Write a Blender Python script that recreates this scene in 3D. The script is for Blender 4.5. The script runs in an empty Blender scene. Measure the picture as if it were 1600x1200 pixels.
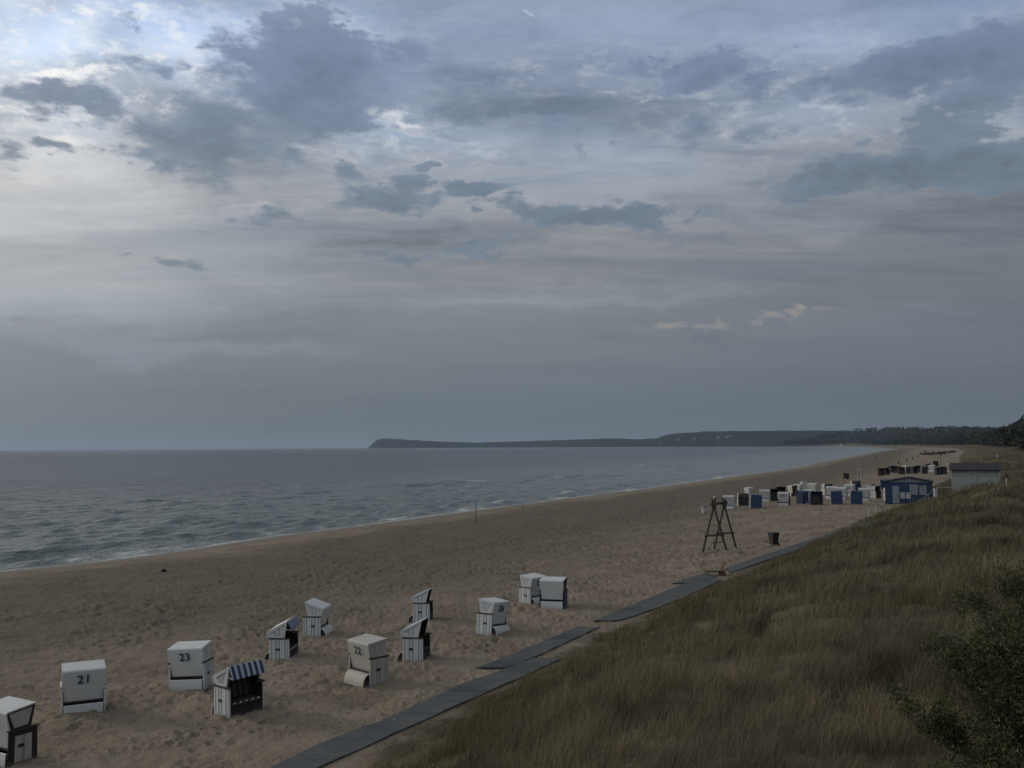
import bpy, bmesh, math, random
import numpy as np
from mathutils import Matrix, Vector
R = math.radians
random.seed(7)
rng = np.random.default_rng(11)
scene = bpy.context.scene
C = scene.collection

# ------------------------------------------------------------------ camera
CAM_Z = 9.5
PITCH = R(3.738); ROLL = R(0.36); F = 1500.0          # F: focal length in pixels of a 1600 px wide picture
cp, sp, cr, sr = math.cos(PITCH), math.sin(PITCH), math.cos(ROLL), math.sin(ROLL)
fw = Vector((0, cp, sp)); up0 = Vector((0, -sp, cp)); rt0 = Vector((1, 0, 0))
rt = rt0 * cr - up0 * sr
upv = up0 * cr + rt0 * sr
cam = bpy.data.cameras.new('camera'); camo = bpy.data.objects.new('camera', cam); C.objects.link(camo)
cam.sensor_width = 36; cam.lens = 36 * F / 1600; cam.clip_end = 120000; cam.clip_start = 0.1
m = Matrix.Identity(4)
for i in range(3):
    m[i][0] = rt[i]; m[i][1] = upv[i]; m[i][2] = -fw[i]
m[2][3] = CAM_Z
camo.matrix_world = m
scene.camera = camo
scene.view_settings.view_transform = 'Standard'
scene.view_settings.look = 'None'
scene.view_settings.exposure = 0.0
scene.view_settings.gamma = 1
scene.cycles.use_denoising = True
scene.cycles.max_bounces = 5
scene.cycles.diffuse_bounces = 3
scene.cycles.glossy_bounces = 2
scene.cycles.transparent_max_bounces = 6
scene.cycles.volume_bounces = 1
scene.render.resolution_x = 1024; scene.render.resolution_y = 768

def ray(px, py):
    return fw + rt * ((px - 800) / F) + upv * ((600 - py) / F)
def azel(px, py):
    d = ray(px, py).normalized()
    return math.degrees(math.atan2(d.x, d.y)), math.degrees(math.asin(d.z))
def on_plane(px, py, z):
    d = ray(px, py); t = (z - CAM_Z) / d.z
    return (d.x * t, d.y * t)

# ------------------------------------------------------------------ colour + node helpers
def s2l(c):
    return tuple((v / 255 / 12.92 if v / 255 <= 0.04045 else ((v / 255 + 0.055) / 1.055) ** 2.4) for v in c)

class NT:
    def __init__(s, tree): s.t = tree; s.n = tree.nodes; s.l = tree.links
    def put(s, sock, v):
        if v is None: return
        if hasattr(v, 'is_output'): s.l.new(v, sock)
        else: sock.default_value = v
    def m(s, op, a, b=None, c=None, clamp=False):
        n = s.n.new('ShaderNodeMath'); n.operation = op; n.use_clamp = clamp
        s.put(n.inputs[0], a); s.put(n.inputs[1], b); s.put(n.inputs[2], c)
        return n.outputs[0]
    def v(s, op, a, b=None, scale=None):
        n = s.n.new('ShaderNodeVectorMath'); n.operation = op
        s.put(n.inputs[0], a); s.put(n.inputs[1], b)
        if scale is not None: s.put(n.inputs[3], scale)
        return n.outputs['Value'] if op in ('DOT_PRODUCT', 'LENGTH', 'DISTANCE') else n.outputs[0]
    def ss(s, x, a, b, lo=0.0, hi=1.0, smooth=True):
        n = s.n.new('ShaderNodeMapRange'); n.interpolation_type = 'SMOOTHSTEP' if smooth else 'LINEAR'
        s.put(n.inputs[0], x); s.put(n.inputs[1], a); s.put(n.inputs[2], b); s.put(n.inputs[3], lo); s.put(n.inputs[4], hi)
        return n.outputs[0]
    def mix(s, f, a, b, bt='MIX'):
        n = s.n.new('ShaderNodeMix'); n.data_type = 'RGBA'; n.blend_type = bt
        s.put(n.inputs[0], f)
        for k, v in ((6, a), (7, b)):
            if not hasattr(v, 'is_output'): v = tuple(v)[:3] + (1,)
            s.put(n.inputs[k], v)
        return n.outputs[2]
    def noise(s, vec, scale, detail=4, rough=0.55, dist=0.0, color=False, lac=2.0):
        n = s.n.new('ShaderNodeTexNoise'); s.put(n.inputs['Vector'], vec)
        n.inputs['Scale'].default_value = scale; n.inputs['Detail'].default_value = detail
        n.inputs['Roughness'].default_value = rough; n.inputs['Distortion'].default_value = dist
        n.inputs['Lacunarity'].default_value = lac
        return n.outputs['Color'] if color else n.outputs['Fac']
    def ramp(s, fac, stops):
        n = s.n.new('ShaderNodeValToRGB'); s.put(n.inputs[0], fac)
        e = n.color_ramp.elements
        while len(e) < len(stops): e.new(0.5)
        for k, (p, c) in enumerate(stops):
            e[k].position = p; e[k].color = tuple(c)[:3] + (1,)
        return n.outputs[0]
    def comb(s, x, y, z=0.0):
        n = s.n.new('ShaderNodeCombineXYZ'); s.put(n.inputs[0], x); s.put(n.inputs[1], y); s.put(n.inputs[2], z)
        return n.outputs[0]
    def sep(s, v):
        n = s.n.new('ShaderNodeSeparateXYZ'); s.put(n.inputs[0], v); return n.outputs
    def attr(s, name):
        n = s.n.new('ShaderNodeAttribute'); n.attribute_name = name; return n.outputs

# ------------------------------------------------------------------ world: low grey-blue sky with broken cloud
SUN_AZ = -62.0; SUN_EL = 15.0
w = bpy.data.worlds.new('World'); scene.world = w; w.use_nodes = True
w.cycles.sampling_method = 'MANUAL'; w.cycles.sample_map_resolution = 256
T = NT(w.node_tree); T.n.clear()
tc = T.n.new('ShaderNodeTexCoord').outputs['Generated']
D = T.v('NORMALIZE', tc)
dx, dy, dz = T.sep(D)[:3]
az = T.m('MULTIPLY', T.m('ARCTAN2', dx, dy), 57.29578)
el = T.m('MULTIPLY', T.m('ARCSINE', dz), 57.29578)
P = T.comb(az, el, 0.0)
# cloud sheet coordinates
den = T.m('ADD', T.m('MAXIMUM', dz, 0.0), 0.10)
Q = T.comb(T.m('DIVIDE', dx, den), T.m('DIVIDE', dy, den), 0.0)
Pw = T.comb(T.m('MULTIPLY', az, 0.7), T.m('MULTIPLY', el, 1.45), 0.0)
wn = T.v('SUBTRACT', T.noise(Pw, 0.22, 7, 0.62, color=True), (0.5, 0.5, 0.5))
PW = T.v('ADD', P, T.v('MULTIPLY', wn, (9.0, 5.0, 0.0)))
def blobs(lst, soft=0.12):
    acc = None
    for px, py, hw, hh, s in lst:
        a, e = azel(px, py)
        d = T.v('MULTIPLY', T.v('SUBTRACT', PW, (a, e, 0)), (26.2 / hw, 26.2 / hh, 0.0))
        q = T.m('MULTIPLY_ADD', T.v('DOT_PRODUCT', d, d), -s, s)
        acc = q if acc is None else T.m('SMOOTH_MAX', acc, q, soft)
    return acc
def tones(lst):
    acc = None
    for px, py, hw, hh, s in lst:
        a, e = azel(px, py)
        d = T.v('MULTIPLY', T.v('SUBTRACT', PW, (a, e, 0)), (26.2 / hw, 26.2 / hh, 0.0))
        q = T.m('MULTIPLY', T.ss(T.v('DOT_PRODUCT', d, d), 0.0, 1.3, 1.0, 0.0), s)
        acc = q if acc is None else T.m('ADD', acc, q)
    return acc
DARK = [(480,120,190,125,1.0),(320,225,180,78,.95),(600,95,110,70,.7),(95,158,120,32,.85),(215,110,70,22,.6),(215,62,90,22,.4),
        (600,302,130,36,.9),(450,345,140,16,.5),(742,300,72,18,.8),(900,333,220,33,.95),(1110,373,70,15,.45),(1090,108,150,40,.9),(1190,115,45,45,.8),
        (1420,112,200,48,.95),(1545,140,90,50,.8),(1480,195,110,48,.85),(1380,270,230,34,1.0),(1540,262,120,44,.9),(1075,205,55,45,.65),(1190,192,60,30,.65),
        (700,392,240,20,.55),(845,200,85,15,.55),(935,250,26,16,.6),(985,240,32,12,.55),(530,262,70,26,.6),(1320,238,30,20,.6),(1110,335,60,14,.5),
        (1100,520,430,22,.45),(650,515,110,12,.38),(130,508,160,10,.35),(280,420,190,12,.35),(40,90,80,16,.45),(1250,75,80,26,.55),(690,205,110,12,.5),
        (60,245,110,22,.5),(160,250,60,40,.4),(800,250,40,8,.4),(670,265,40,10,.45)]
BRIGHT = [(105,124,80,13,1.2),(100,235,55,34,1.0),(135,55,50,45,.7),(300,110,70,60,.45),(245,190,80,24,.4),(490,30,90,28,.55),(610,190,75,11,.9),(470,236,70,12,.55),
        (330,322,130,10,.5),(430,262,90,9,.4),(830,118,50,8,.45),(980,153,60,8,.45),(900,138,50,7,.35),(1130,195,50,20,.45),(570,40,30,25,.5),(645,204,60,12,.7),
        (1565,190,70,40,.45),(1228,491,26,15,1.2),(1182,497,24,10,.9),(1060,495,36,13,.8),(1285,495,36,11,.7),(1110,499,30,9,.6),(330,25,140,20,.5),(200,90,60,14,.5),(25,190,50,16,.5),(1095,368,40,7,.4),(845,20,34,5,.6),(1380,357,34,8,.4),(30,150,30,20,.5)]
TONES = [(1290,160,460,170,.20),(420,150,300,140,.10),(1480,35,240,50,.30),(1250,175,110,40,.22),(1570,205,80,50,.2),(1000,55,150,40,.08),(70,470,280,60,.22),(310,545,260,22,.20),(1400,450,260,40,-.12),(1330,335,150,30,.14),(120,375,430,110,.42),(40,300,230,60,.30),(800,270,360,75,.34),(690,205,170,34,.34),(1060,300,260,60,.12),(620,455,520,26,.10),(930,462,330,12,.12),
         (930,185,190,45,-.16),(840,128,130,22,-.03),(210,440,280,20,-.14),(1230,65,150,30,.14),(1560,195,100,60,.30),(30,50,130,60,.60),(210,40,210,70,.65),(330,95,140,80,.45),
         (1330,170,130,40,.16),(40,130,160,80,.60),(120,235,150,50,.50),(480,20,150,40,.3),(560,340,260,24,.10),(1000,60,260,60,-.02),(560,215,110,30,.25),(640,130,60,60,.12),(1300,355,200,30,.03),(900,420,260,20,-.04)]
puff = T.noise(Pw, 0.42, 8, 0.6)
fine = T.noise(Pw, 1.5, 6, 0.62)
vo = T.n.new('ShaderNodeTexVoronoi'); vo.feature = 'SMOOTH_F1'; vo.inputs['Scale'].default_value = 0.85; vo.inputs['Detail'].default_value = 3.0
vo.inputs['Roughness'].default_value = 0.55; vo.inputs['Smoothness'].default_value = 0.35
T.l.new(T.v('ADD', Pw, T.v('MULTIPLY', wn, (2.0, 2.0, 0.0))), vo.inputs['Vector'])
billow = T.ss(vo.outputs['Distance'], 0.15, 0.75, 1.0, 0.0, False)
sheet = T.noise(T.v('MULTIPLY', Q, (0.35, 1.0, 1.0)), 0.75, 7, 0.6, 0.35)
sheet2 = T.noise(T.v('MULTIPLY', Q, (0.25, 1.0, 1.0)), 2.6, 7, 0.66, 0.6)
puf2 = T.noise(T.v('ADD', Pw, (-0.55, 0.75, 0)), 0.42, 8, 0.6)
relief = T.m('SUBTRACT', puff, puf2)
elr = T.ss(el, 0, 60, 0, 1, False)
base = T.ramp(elr, [(0.0, s2l((99,113,123))), (0.05, s2l((102,114,125))), (0.09, s2l((113,121,131))), (0.15, s2l((127,132,139))),
                    (0.20, s2l((135,138,144))), (0.26, s2l((134,140,149))), (0.32, s2l((134,144,160))), (0.40, s2l((136,151,176))), (0.52, s2l((150,158,170))), (1.0, s2l((158,160,163)))])
leftw = T.ss(az, -75, 60, 1.0, 0.0, False)
hlow = T.ramp(leftw, [(0.0, (0.80,)*3), (0.24, (0.88, 0.86, 0.90)), (0.42, (0.98, 0.98, 0.98)), (0.56, (1.0,)*3), (0.72, (1.14, 1.24, 1.32)), (1.0, (1.5, 1.5, 1.5))])
hhigh = T.ramp(leftw, [(0.0, (0.66,)*3), (0.24, (0.78, 0.80, 0.83)), (0.42, (0.94, 0.95, 0.98)), (0.56, (1.04,)*3), (0.72, (1.50, 1.42, 1.27)), (1.0, (2.1, 2.0, 1.85))])
hfac = T.mix(T.ss(el, 4, 12), hlow, hhigh)
base = T.mix(1.0, base, hfac, 'MULTIPLY')
st = T.m('ADD', T.m('MULTIPLY', T.m('SUBTRACT', sheet, 0.5), 1.5), T.m('MULTIPLY', T.m('SUBTRACT', sheet2, 0.5), 1.25))
sheet3 = T.noise(T.v('MULTIPLY', Q, (0.5, 1.0, 1.0)), 9.0, 5, 0.62, 0.8)
st = T.m('ADD', st, T.m('MULTIPLY', T.m('SUBTRACT', sheet3, 0.5), T.ss(el, 8, 14, 0.1, 0.6)))
elfade = T.m('ADD', T.ss(el, 4.5, 14, 0.06, 0.92), T.ss(el, 1.0, 4, 0.0, 0.08))
tone = tones(TONES)
stf = T.m('ADD', T.m('ADD', T.m('MULTIPLY', st, elfade), tone), 1.0)
base = T.v('SCALE', base, scale=stf)
warm = T.mix(T.ss(st, -0.22, 0.22), (0.935, 1.0, 1.055), (1.045, 1.0, 0.955))
base = T.mix(T.m('MULTIPLY', elfade, 0.8), base, T.mix(1.0, base, warm, 'MULTIPLY'))
off = T.m('MULTIPLY', T.ss(el, 24, 30), T.ss(T.noise(Q, 0.9, 4), 0.45, 0.7, 0.0, 0.9))
dk = T.m('MAXIMUM', T.m('MAXIMUM', blobs(DARK), off), 0.0)
br = T.m('MAXIMUM', blobs(BRIGHT), 0.0)
edge_n = T.m('ADD', T.m('ADD', T.m('MULTIPLY', T.m('SUBTRACT', puff, 0.5), 1.75), T.m('MULTIPLY', T.m('SUBTRACT', fine, 0.5), 0.7)), T.m('MULTIPLY', T.m('SUBTRACT', billow, 0.5), 0.42))
dkm = T.m('ADD', dk, edge_n)
soft = T.ss(T.noise(Pw, 0.13, 3), 0.38, 0.58)
hi_ = T.m('ADD', 0.34, T.m('MULTIPLY', soft, 0.32))
dmask = T.m('MULTIPLY', T.ss(dkm, 0.02, hi_), T.ss(dk, 0.0, 0.22))
dmask = T.m('MULTIPLY', dmask, T.ss(el, 5, 12, 0.5, 1.0))
brm = T.m('ADD', br, T.m('MULTIPLY', edge_n, 0.95))
bmask = T.m('MULTIPLY', T.ss(brm, -0.05, 1.1), T.ss(br, 0.0, 0.5))
# broken white cloud showing through the gaps, thickest towards the hidden sun
gl = T.m('MAXIMUM', blobs([(130,110,330,190,1.0),(620,230,260,70,.45),(1300,150,420,120,.40),(900,120,300,60,.3)]), 0.0)
gn = T.noise(T.v('ADD', Pw, (31.0, 7.0, 0.0)), 0.62, 8, 0.62)
gm = T.m('MULTIPLY', T.ss(T.m('ADD', gn, T.m('MULTIPLY', T.m('SUBTRACT', fine, 0.5), 0.6)), 0.45, 0.74), T.ss(gl, 0.0, 0.9))
bmask = T.m('MAXIMUM', bmask, T.m('MULTIPLY', gm, 0.85))
darkc = T.ramp(elr, [(0.0, s2l((92,103,112))), (0.13, s2l((96,108,117))), (0.20, s2l((104,117,131))), (0.28, s2l((111,124,141))), (0.36, s2l((116,130,156))), (1.0, s2l((135,142,152)))])
darkc = T.mix(1.0, darkc, T.mix(0.72, hfac, (1, 1, 1)), 'MULTIPLY')
rl = T.m('ADD', T.m('ADD', T.m('MULTIPLY', relief, 0.8), T.m('MULTIPLY', T.m('SUBTRACT', fine, 0.5), 0.40)), T.ss(dkm, 0.1, 1.2, 1.20, 0.92))
darkc = T.v('SCALE', darkc, scale=rl)
brightc = T.mix(T.ss(el, 8.5, 20), s2l((156,151,149)), s2l((242,243,244)))
brightc = T.mix(1.0, brightc, T.mix(0.5, hfac, (1, 1, 1)), 'MULTIPLY')
col = T.mix(T.m('MULTIPLY', bmask, 0.92), base, brightc)
rim = T.m('MULTIPLY', T.m('MULTIPLY', T.ss(dkm, -0.30, 0.16), T.m('SUBTRACT', 1.0, T.ss(dkm, 0.16, 0.5))), T.ss(dk, 0.05, 0.4))
rim = T.m('MULTIPLY', rim, T.m('SUBTRACT', 1.0, soft))
col = T.mix(T.m('MULTIPLY', rim, T.ss(leftw, 0.3, 0.8, 0.05, 0.26)), col, brightc)
col = T.mix(T.m('MULTIPLY', dmask, T.m('ADD', 0.86, T.m('MULTIPLY', puff, 0.14))), col, darkc)
col = T.v('SCALE', col, scale=10.0)
sky = T.n.new('ShaderNodeTexSky'); sky.sky_type = 'NISHITA'; sky.sun_disc = False
sky.sun_elevation = R(SUN_EL); sky.sun_rotation = R(SUN_AZ); sky.air_density = 1.2; sky.dust_density = 2.0
col = T.mix(0.94, sky.outputs[0], col)
bg = T.n.new('ShaderNodeBackground'); T.l.new(col, bg.inputs[0]); bg.inputs[1].default_value = 0.1
wo = T.n.new('ShaderNodeOutputWorld'); T.l.new(bg.outputs[0], wo.inputs[0])

# ------------------------------------------------------------------ sun behind thin cloud
sl = bpy.data.lights.new('sun', 'SUN'); sl.energy = 1.15; sl.angle = R(11); sl.color = (1.0, 0.85, 0.66)
so = bpy.data.objects.new('sun', sl); C.objects.link(so)
sd = Vector((math.sin(R(SUN_AZ)) * math.cos(R(SUN_EL)), math.cos(R(SUN_AZ)) * math.cos(R(SUN_EL)), math.sin(R(SUN_EL))))
so.rotation_euler = sd.to_track_quat('Z', 'Y').to_euler()
so.location = (0, 0, 50)

# ------------------------------------------------------------------ noise in numpy
_perm = rng.random((256, 256))
def vnoise(x, y, seed=0):
    x = x + seed * 17.13; y = y + seed * 9.71
    xi = np.floor(x).astype(np.int64); yi = np.floor(y).astype(np.int64)
    fx = x - xi; fy = y - yi
    fx = fx * fx * fx * (fx * (fx * 6 - 15) + 10); fy = fy * fy * fy * (fy * (fy * 6 - 15) + 10)
    a = _perm[xi & 255, yi & 255]; b = _perm[(xi + 1) & 255, yi & 255]
    c = _perm[xi & 255, (yi + 1) & 255]; d = _perm[(xi + 1) & 255, (yi + 1) & 255]
    return (a + (b - a) * fx) * (1 - fy) + (c + (d - c) * fx) * fy - 0.5
def fbm(x, y, octv=4, seed=0, gain=0.5):
    r = 0; a = 1.0
    for k in range(octv):
        r = r + a * vnoise(x, y, seed + k * 3); x = x * 2.03 + 5.2; y = y * 2.03 + 1.7; a *= gain
    return r
def sstep(a, b, x):
    t = np.clip((x - a) / (b - a), 0, 1); return t * t * (3 - 2 * t)

# ------------------------------------------------------------------ coast, dune line, ridges (all in world metres)
coast_px = [(0,893),(120,881),(200,872),(300,858),(430,838),(560,822),(745,797),(900,777),(1000,765),(1100,751),(1194,738),(1250,730),(1275,724),(1337,712),(1372,705.6)]
coast = [on_plane(x, y, 0.0) for x, y in coast_px]
c0, c1 = coast[0], coast[2]
dd = np.array(c0) - np.array(c1); dd /= np.linalg.norm(dd)
coast = [tuple(np.array(c0) + dd * 4000), tuple(np.array(c0) + dd * 200)] + coast
coast += [(700,1750),(1130,3000),(1633,5000),(1600,8000),(1100,9800),(367,11300),(-700,12300),(-2030,13000),(-1950,14200),(2000,19000)]
land_poly = coast + [(40000,30000),(40000,-8000)]
dune = [(-24,-15),(-14,5)] + [on_plane(590,1200,1.5), on_plane(700,1108,1.5), on_plane(850,1035,1.6), on_plane(1000,962,1.7), on_plane(1130,899,1.9), on_plane(1300,833,2.0), on_plane(1400,795,2.1)]
dune += [(64,150),(112,240),(232,500),(470,1000),(790,1720),(1230,3000),(1740,5000),(1700,8100),(1150,9950),(400,11420),(-680,12420),(-1985,13060),(-1880,14200),(2000,19100)]
dune_poly = dune + [(40000,30000),(40000,-8000),(-24,-8000)]
ridge = [(400,620,7,60),(640,1000,9,80),(1200,2100,22,150),(1900,3600,48,250),(2350,5600,82,350),(2150,7700,118,350),(1750,8500,128,260),(1500,9000,116,240),
         (1330,9200,92,230),(1180,9700,82,230),(1000,10800,86,260),(500,11900,80,260),(-480,12500,60,220),(-1150,12800,88,200),(-1600,13120,122,170),(-1810,13190,128,120)]
def seg_dist(x, y, pts):
    best = np.full(x.shape, 1e12)
    for (ax, ay), (bx, by) in zip(pts[:-1], pts[1:]):
        vx, vy = bx - ax, by - ay; L = vx * vx + vy * vy
        t = np.clip(((x - ax) * vx + (y - ay) * vy) / L, 0, 1)
        ex = x - (ax + t * vx); ey = y - (ay + t * vy)
        best = np.minimum(best, ex * ex + ey * ey)
    return np.sqrt(best)
def inside(x, y, poly):
    r = np.zeros(x.shape, bool); n = len(poly)
    for i in range(n):
        ax, ay = poly[i]; bx, by = poly[(i + 1) % n]
        if ay == by: continue
        c = ((ay > y) != (by > y)) & (x < (bx - ax) * (y - ay) / (by - ay) + ax)
        r ^= c
    return r
def sdist(x, y, line, poly):
    d = seg_dist(x, y, line); return np.where(inside(x, y, poly), d, -d)
PATH_LINES = []
def fields(x, y):
    x = np.asarray(x, float); y = np.asarray(y, float)
    s = sdist(x, y, coast, land_poly)
    e = sdist(x, y, dune, dune_poly)
    return s, e
def beach_h(s, x, y):
    h = np.interp(s, [-80, -6, 0, 5, 14, 37, 50, 60, 200], [-3.5, -0.35, 0.0, 0.42, 0.85, 1.08, 1.48, 1.6, 1.9])
    return h + 0.62 * sstep(45, 105, y) * sstep(30, 50, s)
def height(x, y, s=None, e=None, micro=True):
    x = np.asarray(x, float); y = np.asarray(y, float)
    if s is None: s, e = fields(x, y)
    h = beach_h(s, x, y)
    r = np.hypot(x, y)
    en = e + 1.6 * fbm(x / 5, y / 5, 2, 4) * (r < 400)
    dn = sstep(-0.5, 11, en) * 2.35 + sstep(10, 60, en) * 0.7
    und = sstep(0.5, 6, en) * (fbm(x / 9, y / 9, 3, 8) * 1.1 + fbm(x / 2.6, y / 2.6, 2, 12) * 0.34) * np.where(r < 40, 0.75, 1.0)
    h = h + dn + und
    far = r > 300
    if np.any(far):
        hx = np.zeros(x.shape); xf, yf = x[far], y[far]
        acc = np.zeros(xf.shape)
        for (ax, ay, ah, aw), (bx, by, bh, bw) in zip(ridge[:-1], ridge[1:]):
            vx, vy = bx - ax, by - ay
            t = np.clip(((xf - ax) * vx + (yf - ay) * vy) / (vx * vx + vy * vy), 0, 1)
            d = np.hypot(xf - ax - t * vx, yf - ay - t * vy)
            hh = ah + (bh - ah) * t; ww = aw + (bw - aw) * t
            acc = np.maximum(acc, hh * np.exp(-(d / ww) ** 2 * 0.9))
        bump = np.maximum(0, fbm(xf / 160, yf / 160, 4, 30)) * 0.08 * acc
        canopy = (fbm(xf / 28, yf / 28, 3, 33) * 3) * sstep(2500, 4500, np.hypot(xf, yf)) * sstep(10, 60, e[far])
        hx[far] = (acc + bump) * sstep(0, 50, e[far]) + canopy
        h = h + hx
    if micro:
        bm_ = sstep(4, 16, s) * (1 - sstep(-1, 3, e)) * (r < 260)
        nearp = (r < 160) & (e > -9) & (e < 4)
        if np.any(nearp) and PATH_LINES:
            pd = np.full(int(nearp.sum()), 1e9); xp, yp = x[nearp], y[nearp]
            for seq in PATH_LINES: pd = np.minimum(pd, seg_dist(xp, yp, seq))
            bm_[nearp] *= sstep(0.75, 1.5, pd)
        g = fbm(x / 0.55, y / 0.55, 3, 20, 0.6)
        foot = -np.abs(np.minimum(0, vnoise(x / 0.30, y / 0.26, 41) + 0.16)) * 0.42
        big = fbm(x / 3.2, y / 2.4, 3, 23) * 0.13
        h = h + bm_ * (g * 0.07 + foot * np.clip(fbm(x / 3.0, y / 5.0, 2, 44) * 1.8 + 0.42, 0.05, 1) * (0.35 + sstep(18, 34, s)) + big * (0.35 + sstep(20, 36, s)))
    return h
def H1(x, y, micro=False):
    return float(height(np.array([x]), np.array([y]), micro=micro)[0])
def ground(px, py):
    z = 1.5
    for k in range(30):
        x, y = on_plane(px, py, z); z = 0.5 * z + 0.5 * H1(x, y)
    return x, y, z
def hit(px, py, t0=200.0, t1=14000.0):
    d = ray(px, py); t = np.exp(np.linspace(math.log(t0), math.log(t1), 900))
    x, y, z = d.x * t, d.y * t, CAM_Z + d.z * t
    below = height(x, y, micro=False) > z
    i = int(np.argmax(below)) if below.any() else len(t) - 1
    return float(x[i]), float(y[i]), float(z[i])
def at(px, dist):
    x = (px - 800) / F * dist; return x, dist, H1(x, dist)

# ------------------------------------------------------------------ object helpers
def tag(o, label=None, cat=None, group=None, kind=None):
    if label: o['label'] = label
    if cat: o['category'] = cat
    if group: o['group'] = group
    if kind: o['kind'] = kind
    return o
def mesh_from_arrays(name, co, faces4=None, faces3=None, attrs=None, mat=None, smooth=True):
    me = bpy.data.meshes.new(name)
    co = np.ascontiguousarray(co, dtype=np.float32)
    me.vertices.add(len(co)); me.vertices.foreach_set('co', co.ravel())
    loops = []; starts = []; tot = 0
    if faces4 is not None and len(faces4):
        loops.append(faces4.ravel()); starts.append(np.arange(len(faces4)) * 4); tot += len(faces4) * 4
    if faces3 is not None and len(faces3):
        loops.append(faces3.ravel()); starts.append(tot + np.arange(len(faces3)) * 3); tot += len(faces3) * 3
    loops = np.concatenate(loops).astype(np.int32); starts = np.concatenate(starts).astype(np.int32)
    me.loops.add(len(loops)); me.loops.foreach_set('vertex_index', loops)
    me.polygons.add(len(starts)); me.polygons.foreach_set('loop_start', starts)
    if smooth: me.polygons.foreach_set('use_smooth', np.ones(len(starts), bool))
    me.update(calc_edges=True)
    for k, v in (attrs or {}).items():
        v = np.asarray(v, dtype=np.float32)
        if v.ndim == 1:
            a = me.attributes.new(k, 'FLOAT', 'POINT'); a.data.foreach_set('value', v)
        else:
            a = me.attributes.new(k, 'FLOAT_VECTOR', 'POINT'); a.data.foreach_set('vector', v.ravel())
    if mat: me.materials.append(mat)
    o = bpy.data.objects.new(name, me); C.objects.link(o)
    return o
def grid_faces(nr, nc, keep=None):
    i = np.arange(nr - 1)[:, None] * nc + np.arange(nc - 1)[None, :]
    f = np.stack([i, i + 1, i + nc + 1, i + nc], -1)
    if keep is not None:
        k = keep[:-1, :-1] | keep[1:, :-1] | keep[:-1, 1:] | keep[1:, 1:]
        f = f[k]
    f = f.reshape(-1, 4)
    return f
def compact(co, f, attrs):
    used = np.zeros(len(co), bool); used[f.ravel()] = True
    idx = np.cumsum(used) - 1
    return co[used], idx[f], {k: v[used] for k, v in attrs.items()}

def pmat(name, base=(0.5,)*3, rough=0.7, spec=0.3):
    m_ = bpy.data.materials.new(name); m_.use_nodes = True
    t = NT(m_.node_tree); b = m_.node_tree.nodes['Principled BSDF']
    b.inputs['Base Color'].default_value = tuple(base) + (1,); b.inputs['Roughness'].default_value = rough
    b.inputs['Specular IOR Level'].default_value = spec
    return m_, t, b
def bump(t, b, h, strength=0.3, dist=0.02):
    n = t.n.new('ShaderNodeBump'); n.inputs['Strength'].default_value = strength; n.inputs['Distance'].default_value = dist
    t.l.new(h, n.inputs['Height']); t.l.new(n.outputs[0], b.inputs['Normal'])
def obj_co(t): return t.n.new('ShaderNodeTexCoord').outputs['Object']

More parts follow.
